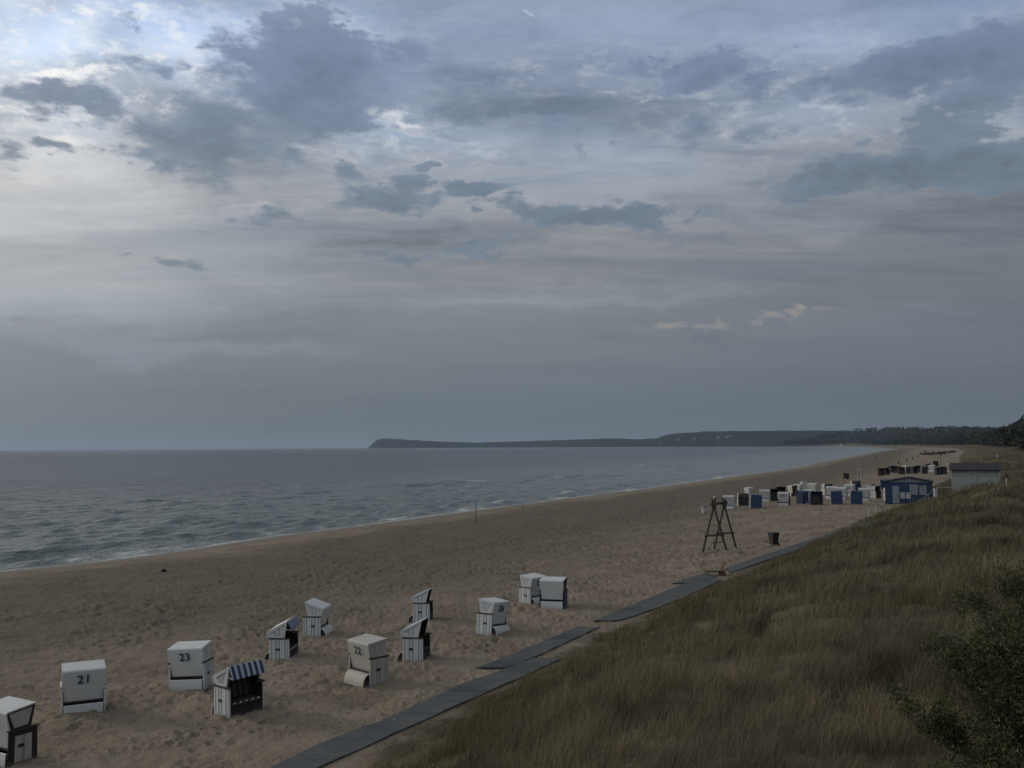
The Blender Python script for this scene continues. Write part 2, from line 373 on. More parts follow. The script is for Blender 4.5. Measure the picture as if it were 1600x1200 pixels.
# ground material: sand, dune turf, woodland floor
def mat_ground():
    m_, t, b = pmat('sand_and_turf', rough=0.95, spec=0.12)
    pos = t.n.new('ShaderNodeNewGeometry').outputs['Position']
    s = t.attr('shore')['Fac']; e = t.attr('dune')['Fac']
    n1 = t.noise(pos, 0.35, 5, 0.6); n2 = t.noise(pos, 2.2, 5, 0.65); n3 = t.noise(pos, 9.0, 4, 0.7)
    sand = t.mix(t.ss(n1, 0.35, 0.65), (0.208, 0.172, 0.128), (0.268, 0.224, 0.170))
    sand = t.mix(t.ss(n2, 0.52, 0.72, 0, 0.5), sand, (0.160, 0.130, 0.098))
    sand = t.mix(t.ss(n3, 0.57, 0.72, 0, 0.6), sand, (0.112, 0.092, 0.070))
    # damp and darker belt towards the water with weed lines
    sw = t.m('ADD', s, t.m('MULTIPLY', t.m('SUBTRACT', t.noise(pos, 0.09, 4, 0.55), 0.5), 22.0))
    belt = t.m('MULTIPLY', t.ss(sw, 6, 14), t.m('SUBTRACT', 1.0, t.ss(sw, 30, 52)))
    sand = t.mix(t.m('MULTIPLY', belt, 0.85), sand, (0.132, 0.115, 0.089))
    px_ = t.noise(t.v('MULTIPLY', pos, (1.0, 0.5, 1.0)), 0.6, 5, 0.7)
    weed = t.m('MULTIPLY', t.ss(px_, 0.60, 0.72), t.m('MULTIPLY', t.ss(sw, 8, 12), t.m('SUBTRACT', 1.0, t.ss(sw, 26, 36))))
    sand = t.mix(t.m('MULTIPLY', weed, 0.6), sand, (0.095, 0.082, 0.068))
    wet = t.m('SUBTRACT', 1.0, t.ss(s, 1.0, 4.5))
    sand = t.mix(t.m('MULTIPLY', wet, 0.55), sand, (0.105, 0.092, 0.076))
    ed = t.m('ADD', e, t.m('MULTIPLY', t.m('SUBTRACT', t.noise(pos, 0.5, 4), 0.5), 3.0))
    gz = t.m('SUBTRACT', t.noise(pos, 0.11, 4, 0.6), 0.0)
    turf = t.mix(t.ss(t.noise(pos, 0.30, 6, 0.65), 0.38, 0.62), (0.075, 0.065, 0.037), (0.145, 0.118, 0.077))
    turf = t.mix(t.ss(gz, 0.50, 0.66, 0, 0.7), turf, (0.058, 0.064, 0.034))
    turf = t.mix(t.ss(t.noise(pos, 1.3, 4, 0.6), 0.58, 0.72, 0, 0.6), turf, (0.040, 0.038, 0.025))
    bare = t.attr('bare')['Fac']
    turf = t.mix(bare, turf, (0.115, 0.102, 0.083))
    c = t.mix(t.ss(ed, -0.8, 0.6), sand, turf)
    wood = t.mix(t.ss(t.noise(pos, 0.02, 5, 0.65), 0.4, 0.6), (0.010, 0.014, 0.011), (0.019, 0.025, 0.018))
    c = t.mix(t.attr('wood')['Fac'], c, wood)
    t.l.new(c, b.inputs['Base Color'])
    t.l.new(t.ss(wet, 0, 1, 0.95, 0.35), b.inputs['Roughness'])
    n4 = t.noise(pos, 4.6, 3, 0.6)
    hb = t.m('ADD', t.m('MULTIPLY', n3, 0.35), t.m('ADD', t.m('MULTIPLY', n2, 0.6), t.m('MULTIPLY', t.ss(n4, 0.40, 0.52), t.m('MULTIPLY', t.ss(t.noise(pos, 0.45, 3), 0.38, 0.62), 0.40))))
    bump(t, b, hb, 0.9, 0.16)
    return m_

mats = [
 ([(405,1212),(500,1163),(565,1141),(635,1111),(720,1071),(792,1046),(835,1029)], [(475,1212),(605,1153),(665,1126),(720,1101),(765,1081),(815,1060),(880,1029)]),
 ([(745,1046),(815,1018),(860,999),(902,981)], [(790,1046),(836,1028),(890,1003),(937,981)]),
 ([(927,972),(1000,942),(1045,923),(1105,899)], [(962,972),(1025,952),(1085,927),(1125,908)]),
 ([(1050,913),(1075,905),(1098,898)], [(1086,913),(1104,907),(1120,901)]),
 ([(1132,890),(1200,866.5),(1250,850),(1300,834),(1345,820),(1392,806)], [(1142,896),(1208,873),(1262,855),(1312,838),(1352,824),(1396,808.5)]),
 ([(1262,846),(1280,840)], [(1282,846),(1300,840)]),
]
PATH_LINES = []
for ua, la in mats:
    ga = [ground(*p)[:2] for p in ua]; gb = [ground(*p)[:2] for p in la]
    for seq in (ga, gb): PATH_LINES.append(seq)
    PATH_LINES.append([((ga[0][0] + gb[0][0]) / 2, (ga[0][1] + gb[0][1]) / 2), ((ga[-1][0] + gb[-1][0]) / 2, (ga[-1][1] + gb[-1][1]) / 2)])
# ------------------------------------------------------------------ ground sheet
az_c = np.radians(np.concatenate([np.arange(-180, -70, 5.0), np.arange(-70, -31, 1.0), np.arange(-31, 31, 0.062), np.arange(31, 70, 1.0), np.arange(70, 180.1, 5.0)]))
def logs(a, b, st): return list(np.exp(np.arange(math.log(a), math.log(b), st)))
rr = np.array([0.01, 1.5, 3.0, 5.0, 7.0] + logs(8.5, 120, 0.0052) + logs(120, 1500, 0.0115) + logs(1500, 5500, 0.016) + logs(5500, 14500, 0.006) + logs(14500, 30000, 0.06))
RR, AA = np.meshgrid(rr, az_c, indexing='ij')
X = (RR * np.sin(AA)).ravel(); Y = (RR * np.cos(AA)).ravel()
S, E = fields(X, Y)
Z = height(X, Y, S, E)
rad = np.hypot(X, Y)
# footprint trails and one faint pair of tyre tracks pressed into the beach
ZG = Z.reshape(len(rr), len(az_c)); XG = X.reshape(ZG.shape); YG = Y.reshape(ZG.shape)
def press(px_, py_, rad_, dep):
    r_ = math.hypot(px_, py_); a_ = math.atan2(px_, py_)
    i = int(np.searchsorted(rr, r_)); j = int(np.searchsorted(az_c, a_))
    di = int(rad_ * 2 / (0.0052 * r_)) + 2; dj = int(rad_ * 2 / (0.00108 * r_)) + 2
    sl_ = (slice(max(i - di, 0), i + di), slice(max(j - dj, 0), j + dj))
    q = ((XG[sl_] - px_) ** 2 + (YG[sl_] - py_) ** 2) / rad_ ** 2
    ZG[sl_] += -dep * np.exp(-q * 1.6) + dep * 0.45 * np.exp(-((np.sqrt(q) - 1.5) / 0.4) ** 2)
rgp = np.random.default_rng(21)
ends = [ground(*p)[:2] for p in ((129,1110),(300,1075),(374,1115),(444,1030),(494,990),(661,970),(651,1030),(576,1065),(768,990),(850,950),(15,1190),(560,1145),(700,1075),(820,1035),(960,965),(1060,915),(1124,862),(1208,853),(300,900),(600,860),(850,830),(120,960),(450,920),(200,1180),(1000,880))]
for k in range(46):
    a0, b0 = rgp.choice(len(ends), 2, replace=False); a0 = np.array(ends[a0]); b0 = np.array(ends[b0]); L_ = np.hypot(*(b0 - a0)); n_ = int(L_ / 0.62)
    nv = np.array([-(b0 - a0)[1], (b0 - a0)[0]]) / L_; bend = rgp.normal(0, L_ * 0.08)
    for q in range(n_):
        t = q / n_; c_ = a0 + (b0 - a0) * t + nv * (bend * math.sin(t * math.pi) + (0.13 if q % 2 else -0.13)) + rgp.normal(0, 0.05, 2)
        press(c_[0], c_[1], rgp.uniform(0.11, 0.16), rgp.uniform(0.035, 0.07))
tr = [ground(*p)[:2] for p in ((-60, 985), (300, 930), (640, 880), (900, 838), (1100, 805))]
for (xa, ya), (xb, yb) in zip(tr[:-1], tr[1:]):
    L_ = math.hypot(xb - xa, yb - ya); nx_, ny_ = -(yb - ya) / L_, (xb - xa) / L_
    for q in range(int(L_ / 0.25)):
        t = q * 0.25 / L_
        for w_ in (-0.8, 0.8): press(xa + (xb - xa) * t + nx_ * w_, ya + (yb - ya) * t + ny_ * w_, 0.16, 0.022)
Z = ZG.ravel()
woodm = np.maximum(sstep(30, 45, E + 10 * fbm(X / 20, Y / 20, 2, 60)) * sstep(430, 520, rad), sstep(5200, 6500, rad))
barem = np.zeros(len(X))
bare_spots = []
for (bpx, bpy_, bz, rx, ry) in [(1045,1180,4.0,1.3,0.7),(1250,1170,4.2,.7,0.3),(960,1195,3.8,.7,.3),(1262,921,4.0,.8,.5)]:
    bx_, by_ = on_plane(bpx, bpy_, bz); bare_spots.append((bx_, by_, rx, ry))
def bare_at(x, y):
    r_ = np.zeros(x.shape)
    n_ = fbm(x / 0.8, y / 0.8, 3, 77)
    for bx_, by_, rx, ry in bare_spots:
        d_ = ((x - bx_) / rx) ** 2 + ((y - by_) / ry) ** 2
        r_ = np.maximum(r_, 1 - sstep(0.5, 1.1, d_ + n_ * 1.4))
    return r_
barem = bare_at(X, Y)
MG = mat_ground()
g = mesh_from_arrays('ground', np.stack([X, Y, Z], -1), grid_faces(len(rr), len(az_c))[:, ::-1], None,
                     {'shore': S, 'dune': E, 'wood': woodm, 'bare': barem}, MG)
tag(g, kind='structure')

# ------------------------------------------------------------------ sea
def mat_sea():
    m_, t, b = pmat('sea_water', (0.022, 0.034, 0.038), 0.16, 0.5)
    b.inputs['IOR'].default_value = 1.33
    pos = t.n.new('ShaderNodeNewGeometry').outputs['Position']
    foam = t.attr('foam')['Fac']
    fn = t.noise(pos, 1.3, 6, 0.72); fn2 = t.noise(t.v('MULTIPLY', pos, (1.0, 0.6, 1.0)), 0.5, 4, 0.6)
    fm = t.ss(t.m('ADD', foam, t.m('MULTIPLY', t.m('SUBTRACT', t.m('ADD', t.m('MULTIPLY', fn, 0.7), t.m('MULTIPLY', fn2, 0.3)), 0.5), 1.5)), 0.42, 0.72)
    fm = t.m('MULTIPLY', fm, t.ss(foam, 0.02, 0.2))
    sh = t.attr('shore')['Fac']
    body = t.mix(t.ss(sh, -190, -10), (0.011, 0.018, 0.025), (0.155, 0.180, 0.162))
    t.l.new(t.mix(fm, body, (0.52, 0.55, 0.55)), b.inputs['Base Color'])
    t.l.new(t.ss(fm, 0, 1, 0.17, 0.9), b.inputs['Roughness'])
    X_, Y_, Z_ = t.sep(pos)[:3]
    v1 = t.comb(t.m('SUBTRACT', t.m('MULTIPLY', X_, 0.89), t.m('MULTIPLY', Y_, 0.45)), t.m('MULTIPLY', t.m('ADD', t.m('MULTIPLY', X_, 0.45), t.m('MULTIPLY', Y_, 0.89)), 0.38), 0.0)
    h1 = t.noise(v1, 0.42, 4, 0.62); h2 = t.noise(v1, 1.6, 4, 0.65); h3 = t.noise(v1, 0.06, 3, 0.6)
    h = t.m('ADD', t.m('ADD', t.m('MULTIPLY', h1, 1.0), t.m('MULTIPLY', h2, 0.40)), t.m('MULTIPLY', h3, 1.6))
    nb = t.n.new('ShaderNodeBump'); nb.inputs['Strength'].default_value = 1.0
    t.l.new(t.ss(sh, -900, -60, 2.8, 1.1), nb.inputs['Distance']); t.l.new(h, nb.inputs['Height']); t.l.new(nb.outputs[0], b.inputs['Normal'])
    return m_
az_s = np.radians(np.concatenate([np.arange(-75, -31, 1.0), np.arange(-31, 26, 0.062), np.arange(26, 60, 2.0)]))
rs = np.array(logs(30, 420, 0.0042) + logs(420, 2000, 0.008) + logs(2000, 30000, 0.03))
RR, AA = np.meshgrid(rs, az_s, indexing='ij')
SX = (RR * np.sin(AA)).ravel(); SY = (RR * np.cos(AA)).ravel()
SS, _e = sdist(SX, SY, coast, land_poly), None
rd = np.hypot(SX, SY)
zz = np.zeros(len(SX))
r2 = np.random.default_rng(5)
fade = 1 - sstep(500, 1300, rd)
for k in range(34):
    lam = math.exp(r2.uniform(math.log(1.0), math.log(6.0)))
    th = R(153 + r2.normal(0, 20))
    kx, ky = math.cos(th) * 2 * math.pi / lam, math.sin(th) * 2 * math.pi / lam
    mod = 0.5 + 1.2 * np.clip(vnoise(SX / (lam * 5), SY / (lam * 5), k) + 0.3, 0, 1)
    ph = kx * SX + ky * SY + r2.uniform(0, 6.28) + 2.2 * vnoise(SX / (lam * 3.5), SY / (lam * 3.5), 50 + k)
    res = 1 - sstep(0.10, 0.32, rd * 0.0042 / lam)
    zz += mod * 0.0165 * lam ** 0.9 * (2 * np.exp(1.6 * (np.sin(ph) - 1)) - 0.6) * fade * res
# shore-parallel swell, steepening on the bar and at the edge
off_s = -SS
warp = 7.0 * fbm(SX / 26, SY / 26, 3, 90) + 2.2 * fbm(SX / 7, SY / 7, 2, 91)
ph = (off_s + warp) / 9.5 * 2 * math.pi
grp = np.clip(fbm(SX / 24, SY / 24, 3, 93) * 2.2 + 0.35, 0, 1.3)
prof = np.exp(2.4 * (np.cos(ph) - 1))
bar = np.exp(-((off_s - 50) / 16) ** 2); edge = np.exp(-((off_s - 7) / 6) ** 2)
swell = prof * grp * (0.22 * np.exp(-((off_s - 50) / 70) ** 2) + 0.32 * bar + 0.22 * edge) * fade
zz += swell
zz *= sstep(0, 3.5, off_s)
zz -= 0.02 * (off_s < 0)
crest = prof * grp
gap = np.clip(fbm(SX / 13, SY / 13, 2, 97) * 3.0 + 0.05, 0, 1)
foam = np.clip((crest - 0.34) * 2.8, 0, 1) * gap * (1.0 * np.maximum(bar, 0.75 * np.exp(-((off_s - 78) / 9) ** 2)))
foam = np.maximum(foam, np.clip((crest - 0.6) * 2.0, 0, 1) * np.exp(-((off_s - 5) / 3.5) ** 2) * 0.8)
foam = np.maximum(foam, (0.22 + 0.45 * np.clip(fbm(SX / 6, SY / 6, 2, 99) * 2.5, 0, 1)) * np.exp(-((off_s - 1.6) / 2.8) ** 2))
foam = np.maximum(foam, 0.95 * np.exp(-((off_s - 0.15 - 0.5 * fbm(SX / 4, SY / 4, 2, 66)) / 0.38) ** 2))
foam *= 1 - 0.5 * sstep(400, 1500, rd)
keep = (SS < 2.0).reshape(len(rs), len(az_s))
f = grid_faces(len(rs), len(az_s), keep)[:, ::-1]
co, f, at_ = compact(np.stack([SX, SY, zz], -1), f, {'foam': foam, 'shore': SS})
sea = mesh_from_arrays('sea', co, f, None, at_, mat_sea()); tag(sea, kind='structure')

# ------------------------------------------------------------------ bmesh helpers
def mbox(bm, cx, cy, cz, sx, sy, sz, rot=None, piv=None):
    vs = []
    for a in (-.5, .5):
        for b_ in (-.5, .5):
            for c_ in (-.5, .5):
                p = Vector((cx + a * sx, cy + b_ * sy, cz + c_ * sz))
                if rot is not None: p = rot @ (p - piv) + piv
                vs.append(bm.verts.new(p))
    for q in ((0,1,3,2),(4,6,7,5),(0,4,5,1),(2,3,7,6),(0,2,6,4),(1,5,7,3)):
        bm.faces.new([vs[i] for i in q])
def mbar(bm, p, q, w_, d_=None, n=4, r2_=None):
    p, q = Vector(p), Vector(q); d_ = d_ or w_; r2_ = r2_ or 1.0
    ax = (q - p).normalized(); u = ax.cross(Vector((0, 0, 1)))
    if u.length < 1e-3: u = Vector((1, 0, 0))
    u.normalize(); v = ax.cross(u)
    rings = []
    for k, c_ in enumerate((p, q)):
        sc_ = 1 if k == 0 else r2_
        rings.append([bm.verts.new(c_ + (u * math.cos(2 * math.pi * (i + .5) / n) * w_ + v * math.sin(2 * math.pi * (i + .5) / n) * d_) * sc_ * (0.7071 if n == 4 else 0.5)) for i in range(n)])
    for i in range(n): bm.faces.new([rings[0][i], rings[0][(i + 1) % n], rings[1][(i + 1) % n], rings[1][i]])
    bm.faces.new(rings[0][::-1]); bm.faces.new(rings[1])
def mprism(bm, prof, x0, x1):
    """closed polygon in (y,z) extruded from x0 to x1"""
    a = [bm.verts.new((x0, y, z)) for y, z in prof]; b = [bm.verts.new((x1, y, z)) for y, z in prof]
    n = len(prof)
    for i in range(n): bm.faces.new([a[i], a[(i + 1) % n], b[(i + 1) % n], b[i]])
    bm.faces.new(a[::-1]); bm.faces.new(b)
def msheet(bm, prof, x0, x1, th):
    """open profile in (y,z), thickened, extruded in x"""
    pts = [Vector((y, z)) for y, z in prof]; off_ = []
    for i, p in enumerate(pts):
        d_ = (pts[min(i + 1, len(pts) - 1)] - pts[max(i - 1, 0)]).normalized()
        off_.append(p + Vector((-d_.y, d_.x)) * th)
    loop = [(p.x, p.y) for p in pts] + [(p.x, p.y) for p in off_[::-1]]
    rows = []
    for x in (x0, x1): rows.append([bm.verts.new((x, y, z)) for y, z in loop])
    n = len(loop); k = len(pts)
    for i in range(n): bm.faces.new([rows[0][i], rows[0][(i + 1) % n], rows[1][(i + 1) % n], rows[1][i]])
    for r_, fl in ((rows[0], 1), (rows[1], 0)):
        for i in range(k - 1):
            q = [r_[i], r_[i + 1], r_[n - 2 - i], r_[n - 1 - i]]
            bm.faces.new(q if fl else q[::-1])
def fin(name, bm, mat, parent=None, bev=0.0, smooth=False):
    if bev > 0:
        bmesh.ops.bevel(bm, geom=bm.edges[:], offset=bev, segments=2, affect='EDGES', clamp_overlap=True)
    bmesh.ops.recalc_face_normals(bm, faces=bm.faces[:])
    me = bpy.data.meshes.new(name); bm.to_mesh(me); bm.free()
    if smooth:
        for p in me.polygons: p.use_smooth = True
    me.materials.append(mat)
    o = bpy.data.objects.new(name, me); C.objects.link(o)
    if parent: o.parent = parent
    return o
def empty(name, loc, rz=0, rx=0, ry=0):
    o = bpy.data.objects.new(name, None); o.empty_display_size = 0.3; C.objects.link(o)
    o.location = loc; o.rotation_euler = (rx, ry, rz); return o
def children(o): return [c for c in bpy.data.objects if c.parent == o]
def copy_tree(o, parent=None):
    kids = KIDS.get(o.name)
    c = o.copy(); C.objects.link(c)
    if parent: c.parent = parent
    for ch in (kids if kids is not None else KIDS.setdefault(o.name, children(o))): copy_tree(ch, c)
    return c
KIDS = {}

# ------------------------------------------------------------------ materials of the things
def mat_wicker(name, c, c2, rough=0.55):
    m_, t, b = pmat(name, c, rough, 0.3)
    o = obj_co(t)
    n_ = t.noise(o, 5.0, 5, 0.65)
    inf = t.n.new('ShaderNodeObjectInfo').outputs['Random']
    n0 = t.noise(t.v('ADD', o, t.comb(t.m('MULTIPLY', inf, 40), inf, 0.0)), 1.6, 4, 0.6)
    cc = t.mix(t.ss(n_, 0.52, 0.75, 0, 0.5), c, c2)
    cc = t.mix(t.ss(n0, 0.5, 0.7, 0, 0.35), cc, c2)
    z = t.sep(o)[2]
    # sand-blown grime has its own edge near the foot of the wickerwork
    gr = t.m('MULTIPLY', t.m('SUBTRACT', 1.0, t.ss(t.m('ADD', z, t.m('MULTIPLY', n_, 0.25)), 0.10, 0.34)), 0.45)
    cc = t.mix(gr, cc, (0.30, 0.26, 0.21))
    wv = t.n.new('ShaderNodeTexWave'); wv.wave_type = 'BANDS'; wv.bands_direction = 'Z'; wv.inputs['Scale'].default_value = 16; t.l.new(o, wv.inputs[0])
    wx = t.n.new('ShaderNodeTexWave'); wx.wave_type = 'BANDS'; wx.bands_direction = 'DIAGONAL'; wx.inputs['Scale'].default_value = 9; t.l.new(o, wx.inputs[0])
    hh = t.m('ADD', wv.outputs['Fac'], wx.outputs['Fac'])
    cc = t.mix(t.ss(hh, 0.0, 0.9, 0.22, 0.0), cc, tuple(v * 0.55 for v in c))
    t.l.new(cc, b.inputs['Base Color'])
    bump(t, b, hh, 0.35, 0.012)
    return m_
WHITE = mat_wicker('white_wicker', (0.62, 0.63, 0.62), (0.47, 0.47, 0.44))
PALE = mat_wicker('pale_grey_wicker', (0.47, 0.475, 0.46), (0.33, 0.33, 0.31))
CREAM = mat_wicker('cream_wicker', (0.46, 0.445, 0.40), (0.36, 0.345, 0.30))
GREYW = mat_wicker('grey_trim', (0.30, 0.31, 0.32), (0.24, 0.245, 0.25))
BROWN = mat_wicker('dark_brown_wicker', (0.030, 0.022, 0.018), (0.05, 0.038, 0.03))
BLUEW = mat_wicker('blue_wicker', (0.026, 0.052, 0.112), (0.036, 0.062, 0.11))
NAVYW = mat_wicker('navy_wicker', (0.018, 0.030, 0.062), (0.03, 0.045, 0.08))
OLIVE = mat_wicker('brown_natural_wicker', (0.085, 0.065, 0.040), (0.05, 0.04, 0.03))
ARM, t_, b_ = pmat('arm_wood', (0.055, 0.036, 0.026), 0.6)
_n = t_.noise(t_.v('MULTIPLY', obj_co(t_), (8, 1, 8)), 3, 4); t_.l.new(t_.mix(_n, (0.035, 0.024, 0.018), (0.085, 0.058, 0.042)), b_.inputs['Base Color'])
INK, t_, b_ = pmat('blue_number_paint', (0.020, 0.045, 0.085), 0.6)
t_.l.new(t_.mix(t_.noise(obj_co(t_), 14, 3), (0.014, 0.032, 0.062), (0.03, 0.06, 0.11)), b_.inputs['Base Color'])
BLACK, t_, b_ = pmat('black_plastic', (0.018, 0.018, 0.019), 0.45)
t_.l.new(t_.mix(t_.noise(obj_co(t_), 4, 4), (0.012, 0.012, 0.013), (0.03, 0.03, 0.03)), b_.inputs['Base Color'])
def mat_stripes(name, a, b, width, axis=0, rough=0.8, phase=0.0):
    m_, t, bs = pmat(name, a, rough, 0.15)
    o = obj_co(t); x = t.sep(o)[axis]
    f_ = t.m('FRACT', t.m('ADD', t.m('DIVIDE', x, width), 10.0 + phase))
    n_ = t.noise(o, 9, 4)
    c = t.mix(t.m('GREATER_THAN', f_, 0.5), a, b)
    c = t.mix(t.ss(n_, 0.4, 0.75, 0, 0.25), c, (0.25, 0.24, 0.22))
    t.l.new(c, bs.inputs['Base Color']); bump(t, bs, t.noise(o, 60, 2), 0.2, 0.004)
    return m_
AWN = mat_stripes('awning_canvas', (0.42, 0.46, 0.50), (0.022, 0.045, 0.12), 0.2, 0, phase=0.25)
AWN2 = mat_stripes('fine_striped_canvas', (0.40, 0.45, 0.55), (0.03, 0.06, 0.15), 0.10, 0)
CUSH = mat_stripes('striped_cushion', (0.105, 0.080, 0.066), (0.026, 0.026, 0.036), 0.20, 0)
TASS, t_, b_ = pmat('tassel_white', (0.6, 0.6, 0.58), 0.8)

# ------------------------------------------------------------------ the hooded beach chair
def text_mesh(s, size, mat, bold=0.012):
    cu = bpy.data.curves.new('txt', 'FONT'); cu.body = s; cu.size = size; cu.align_x = 'CENTER'; cu.align_y = 'CENTER'
    cu.extrude = 0.004; cu.offset = bold; cu.space_character = 1.12; cu.resolution_u = 4
    o = bpy.data.objects.new('txt', cu); C.objects.link(o)
    dg = bpy.context.evaluated_depsgraph_get()
    me = bpy.data.meshes.new_from_object(o.evaluated_get(dg))
    bpy.data.objects.remove(o); bpy.data.curves.remove(cu)
    me.materials.clear(); me.materials.append(mat)
    return me
def rounded(pts, r, seg=4):
    out = []
    for i, p in enumerate(pts):
        p = Vector(p)
        if i in (0, len(pts) - 1): out.append(tuple(p)); continue
        a = (Vector(pts[i - 1]) - p).normalized() * r; b = (Vector(pts[i + 1]) - p).normalized() * r
        for k in range(seg + 1):
            t = k / seg
            out.append(tuple((1 - t) ** 2 * (p + a) + 2 * t * (1 - t) * p + t * t * (p + b)))
    return out
def make_chair(white=WHITE, side=None, frame=None, panel=None, arm=ARM, number=None, awning=None, cover=None, foot='curved',
               back=None, inner=CUSH, tilt=0.0, strips=True, lie=0.0):
    """opening faces +Y, the back faces -Y; foot on z = 0"""
    root = empty('beach_chair', (0, 0, 0))
    side = side or white; frame = frame or white; panel = panel or side; back = back or white
    HW = 0.60
    # lower side panels with the armrest on top
    for sx in (-1, 1):
        bm = bmesh.new()
        mprism(bm, [(-0.40, 0.0), (0.40, 0.0), (0.385, 0.88), (-0.385, 0.88)], sx * (HW + 0.03), sx * (HW - 0.03))
        pl = fin('side_panel', bm, frame, root, 0.008)
        bm = bmesh.new()
        if frame != white:
            mprism(bm, [(-0.235, 0.10), (0.235, 0.10), (0.225, 0.76), (-0.225, 0.76)], sx * (HW + 0.03), sx * (HW + 0.036))
            fin('panel_inlay', bm, panel, pl)
            bm = bmesh.new(); mprism(bm, [(-0.04, 0.10), (0.04, 0.10), (0.04, 0.76), (-0.04, 0.76)], sx * (HW + 0.036), sx * (HW + 0.040))
            fin('trim', bm, GREYW, pl)
        elif strips:
            for y0, wd in ((-0.30, .016), (-0.125, .026), (0.0, .026), (0.235, .022), (0.33, .01)):
                mprism(bm, [(y0 - wd, 0.02), (y0 + wd, 0.02), (y0 + wd, 0.87), (y0 - wd, 0.87)], sx * (HW + 0.03), sx * (HW + 0.034))
            fin('trim', bm, GREYW, pl)
        else: bm.free()
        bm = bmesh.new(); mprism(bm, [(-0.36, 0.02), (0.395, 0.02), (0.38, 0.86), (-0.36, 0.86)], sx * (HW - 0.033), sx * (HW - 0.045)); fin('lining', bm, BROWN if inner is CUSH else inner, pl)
        bm = bmesh.new()
        mbox(bm, sx * (HW + 0.042), -0.06, 0.50, 0.018, 0.17, 0.08)
        fin('handle', bm, BROWN, pl, 0.004)
        bm = bmesh.new(); mbox(bm, sx * HW, 0.0, 0.905, 0.10, 0.83, 0.05); fin('armrest', bm, arm, root, 0.01)
    # bench
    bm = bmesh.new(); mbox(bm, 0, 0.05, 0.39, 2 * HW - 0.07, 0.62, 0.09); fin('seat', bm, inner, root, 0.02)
    bm = bmesh.new()
    mbox(bm, 0, 0.355, 0.19, 2 * HW - 0.07, 0.05, 0.30); fin('front_panel', bm, BROWN, root, 0.006)
    for sx in (-1, 1):
        bm = bmesh.new(); mbox(bm, sx * 0.29, 0.39, 0.18, 0.50, 0.03, 0.22); fin('footrest', bm, BROWN, root, 0.006)
    # curved shell low at the back
    bm = bmesh.new()
    if foot == 'curved':
        pr = [(-0.33, 0.385), (-0.42, 0.38), (-0.50, 0.345), (-0.565, 0.28), (-0.61, 0.19), (-0.635, 0.09), (-0.645, -0.03)]
    else:
        pr = [(-0.40, 0.36), (-0.425, 0.34), (-0.44, 0.2), (-0.45, -0.03)]
    msheet(bm, pr, -HW + 0.045, HW - 0.045, 0.025); sh = fin('rear_shell', bm, white, root, smooth=False)
    bm = bmesh.new()
    bm.free()
    for sx in (-1, 1):
        bm = bmesh.new(); mprism(bm, [(-0.32, 0.0)] + [(y + 0.035, z - 0.02) for y, z in pr[:-1]] + [(pr[-1][0] + 0.04, 0.0)], sx * (HW - 0.07), sx * (HW - 0.10))
        fin('shell_cheek', bm, BROWN, sh)
    # hood
    rot = Matrix.Rotation(tilt, 2)
    pv = Vector((0.0, 0.88))
    def rp(p): return tuple(rot @ (Vector(p) - pv) + pv)
    B0, B1, T1, F0 = [tuple(p[i] * lie + q[i] * (1 - lie) for i in (0, 1)) for p, q in (((-0.27, 0.42), (-0.30, 0.44)), ((-0.53, 1.14), (-0.49, 1.40)), ((0.33, 1.56), (0.34, 1.50)), ((0.20, 0.93), (0.22, 0.93)))]
    B0, B1, T1, F0 = rp(B0), rp(B1), rp(T1), rp(F0)
    bm = bmesh.new()
    prof = rounded([B0, B1, T1], 0.075, 4)
    msheet(bm, prof[::-1], -0.61, 0.61, 0.035)
    hood = fin('hood', bm, back, root)
    for sx in (-1, 1):
        bm = bmesh.new()
        pr2 = [B0] + prof[1:] + [F0]
        pr2 = [(y + (0.02 if i < len(pr2) - 2 else 0), z - 0.01) for i, (y, z) in enumerate(pr2)]
        mprism(bm, pr2, sx * 0.585, sx * 0.545)
        hs = fin('hood_side', bm, side, root)
        fr = frame if frame != white else side
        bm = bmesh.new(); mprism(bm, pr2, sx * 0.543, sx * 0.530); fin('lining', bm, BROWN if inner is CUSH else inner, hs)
        bm = bmesh.new()
        # raised border round the side, following its outline
        cpt = Vector((sum(p[0] for p in (B0, B1, T1, F0)) / 4 - 0.0, sum(p[1] for p in (B0, B1, T1, F0)) / 4 + 0.05))
        ol = [Vector(rp((-0.30, 0.90))), Vector(B1) + Vector((0.03, -0.01)), Vector(T1) + Vector((-0.01, -0.03)), Vector(F0)]
        wid = 0.085 if frame != white else 0.14
        inn = [o_ + (cpt - o_).normalized() * wid for o_ in ol]
        for i in range(4):
            q = [ol[i], ol[(i + 1) % 4], inn[(i + 1) % 4], inn[i]]
            va = [bm.verts.new((sx * xx, p.x, p.y)) for xx in (0.586, 0.603) for p in q]
            bm.faces.new(va[:4]); bm.faces.new(va[4:][::-1]); bm.faces.new([va[0], va[1], va[5], va[4]]); bm.faces.new([va[2], va[3], va[7], va[6]])
        bmesh.ops.remove_doubles(bm, verts=bm.verts[:], dist=0.0005)
        fin('hood_border', bm, fr if frame != white else white, hs)
        if strips and frame == white:
            bm = bmesh.new()
            for t in (0.25, 0.62):
                a_ = inn[1].lerp(inn[2], t); c_ = inn[0].lerp(inn[3], t)
                mprism(bm, [(c_.x - .016, c_.y), (c_.x + .016, c_.y), (a_.x + .016, a_.y), (a_.x - .016, a_.y)], sx * 0.585, sx * 0.592)
            a_, b2 = inn[1], inn[2]
            mprism(bm, [(a_.x, a_.y - .03), (b2.x, b2.y - .03), (b2.x, b2.y), (a_.x, a_.y)], sx * 0.585, sx * 0.594)
            fin('trim', bm, GREYW, hs)
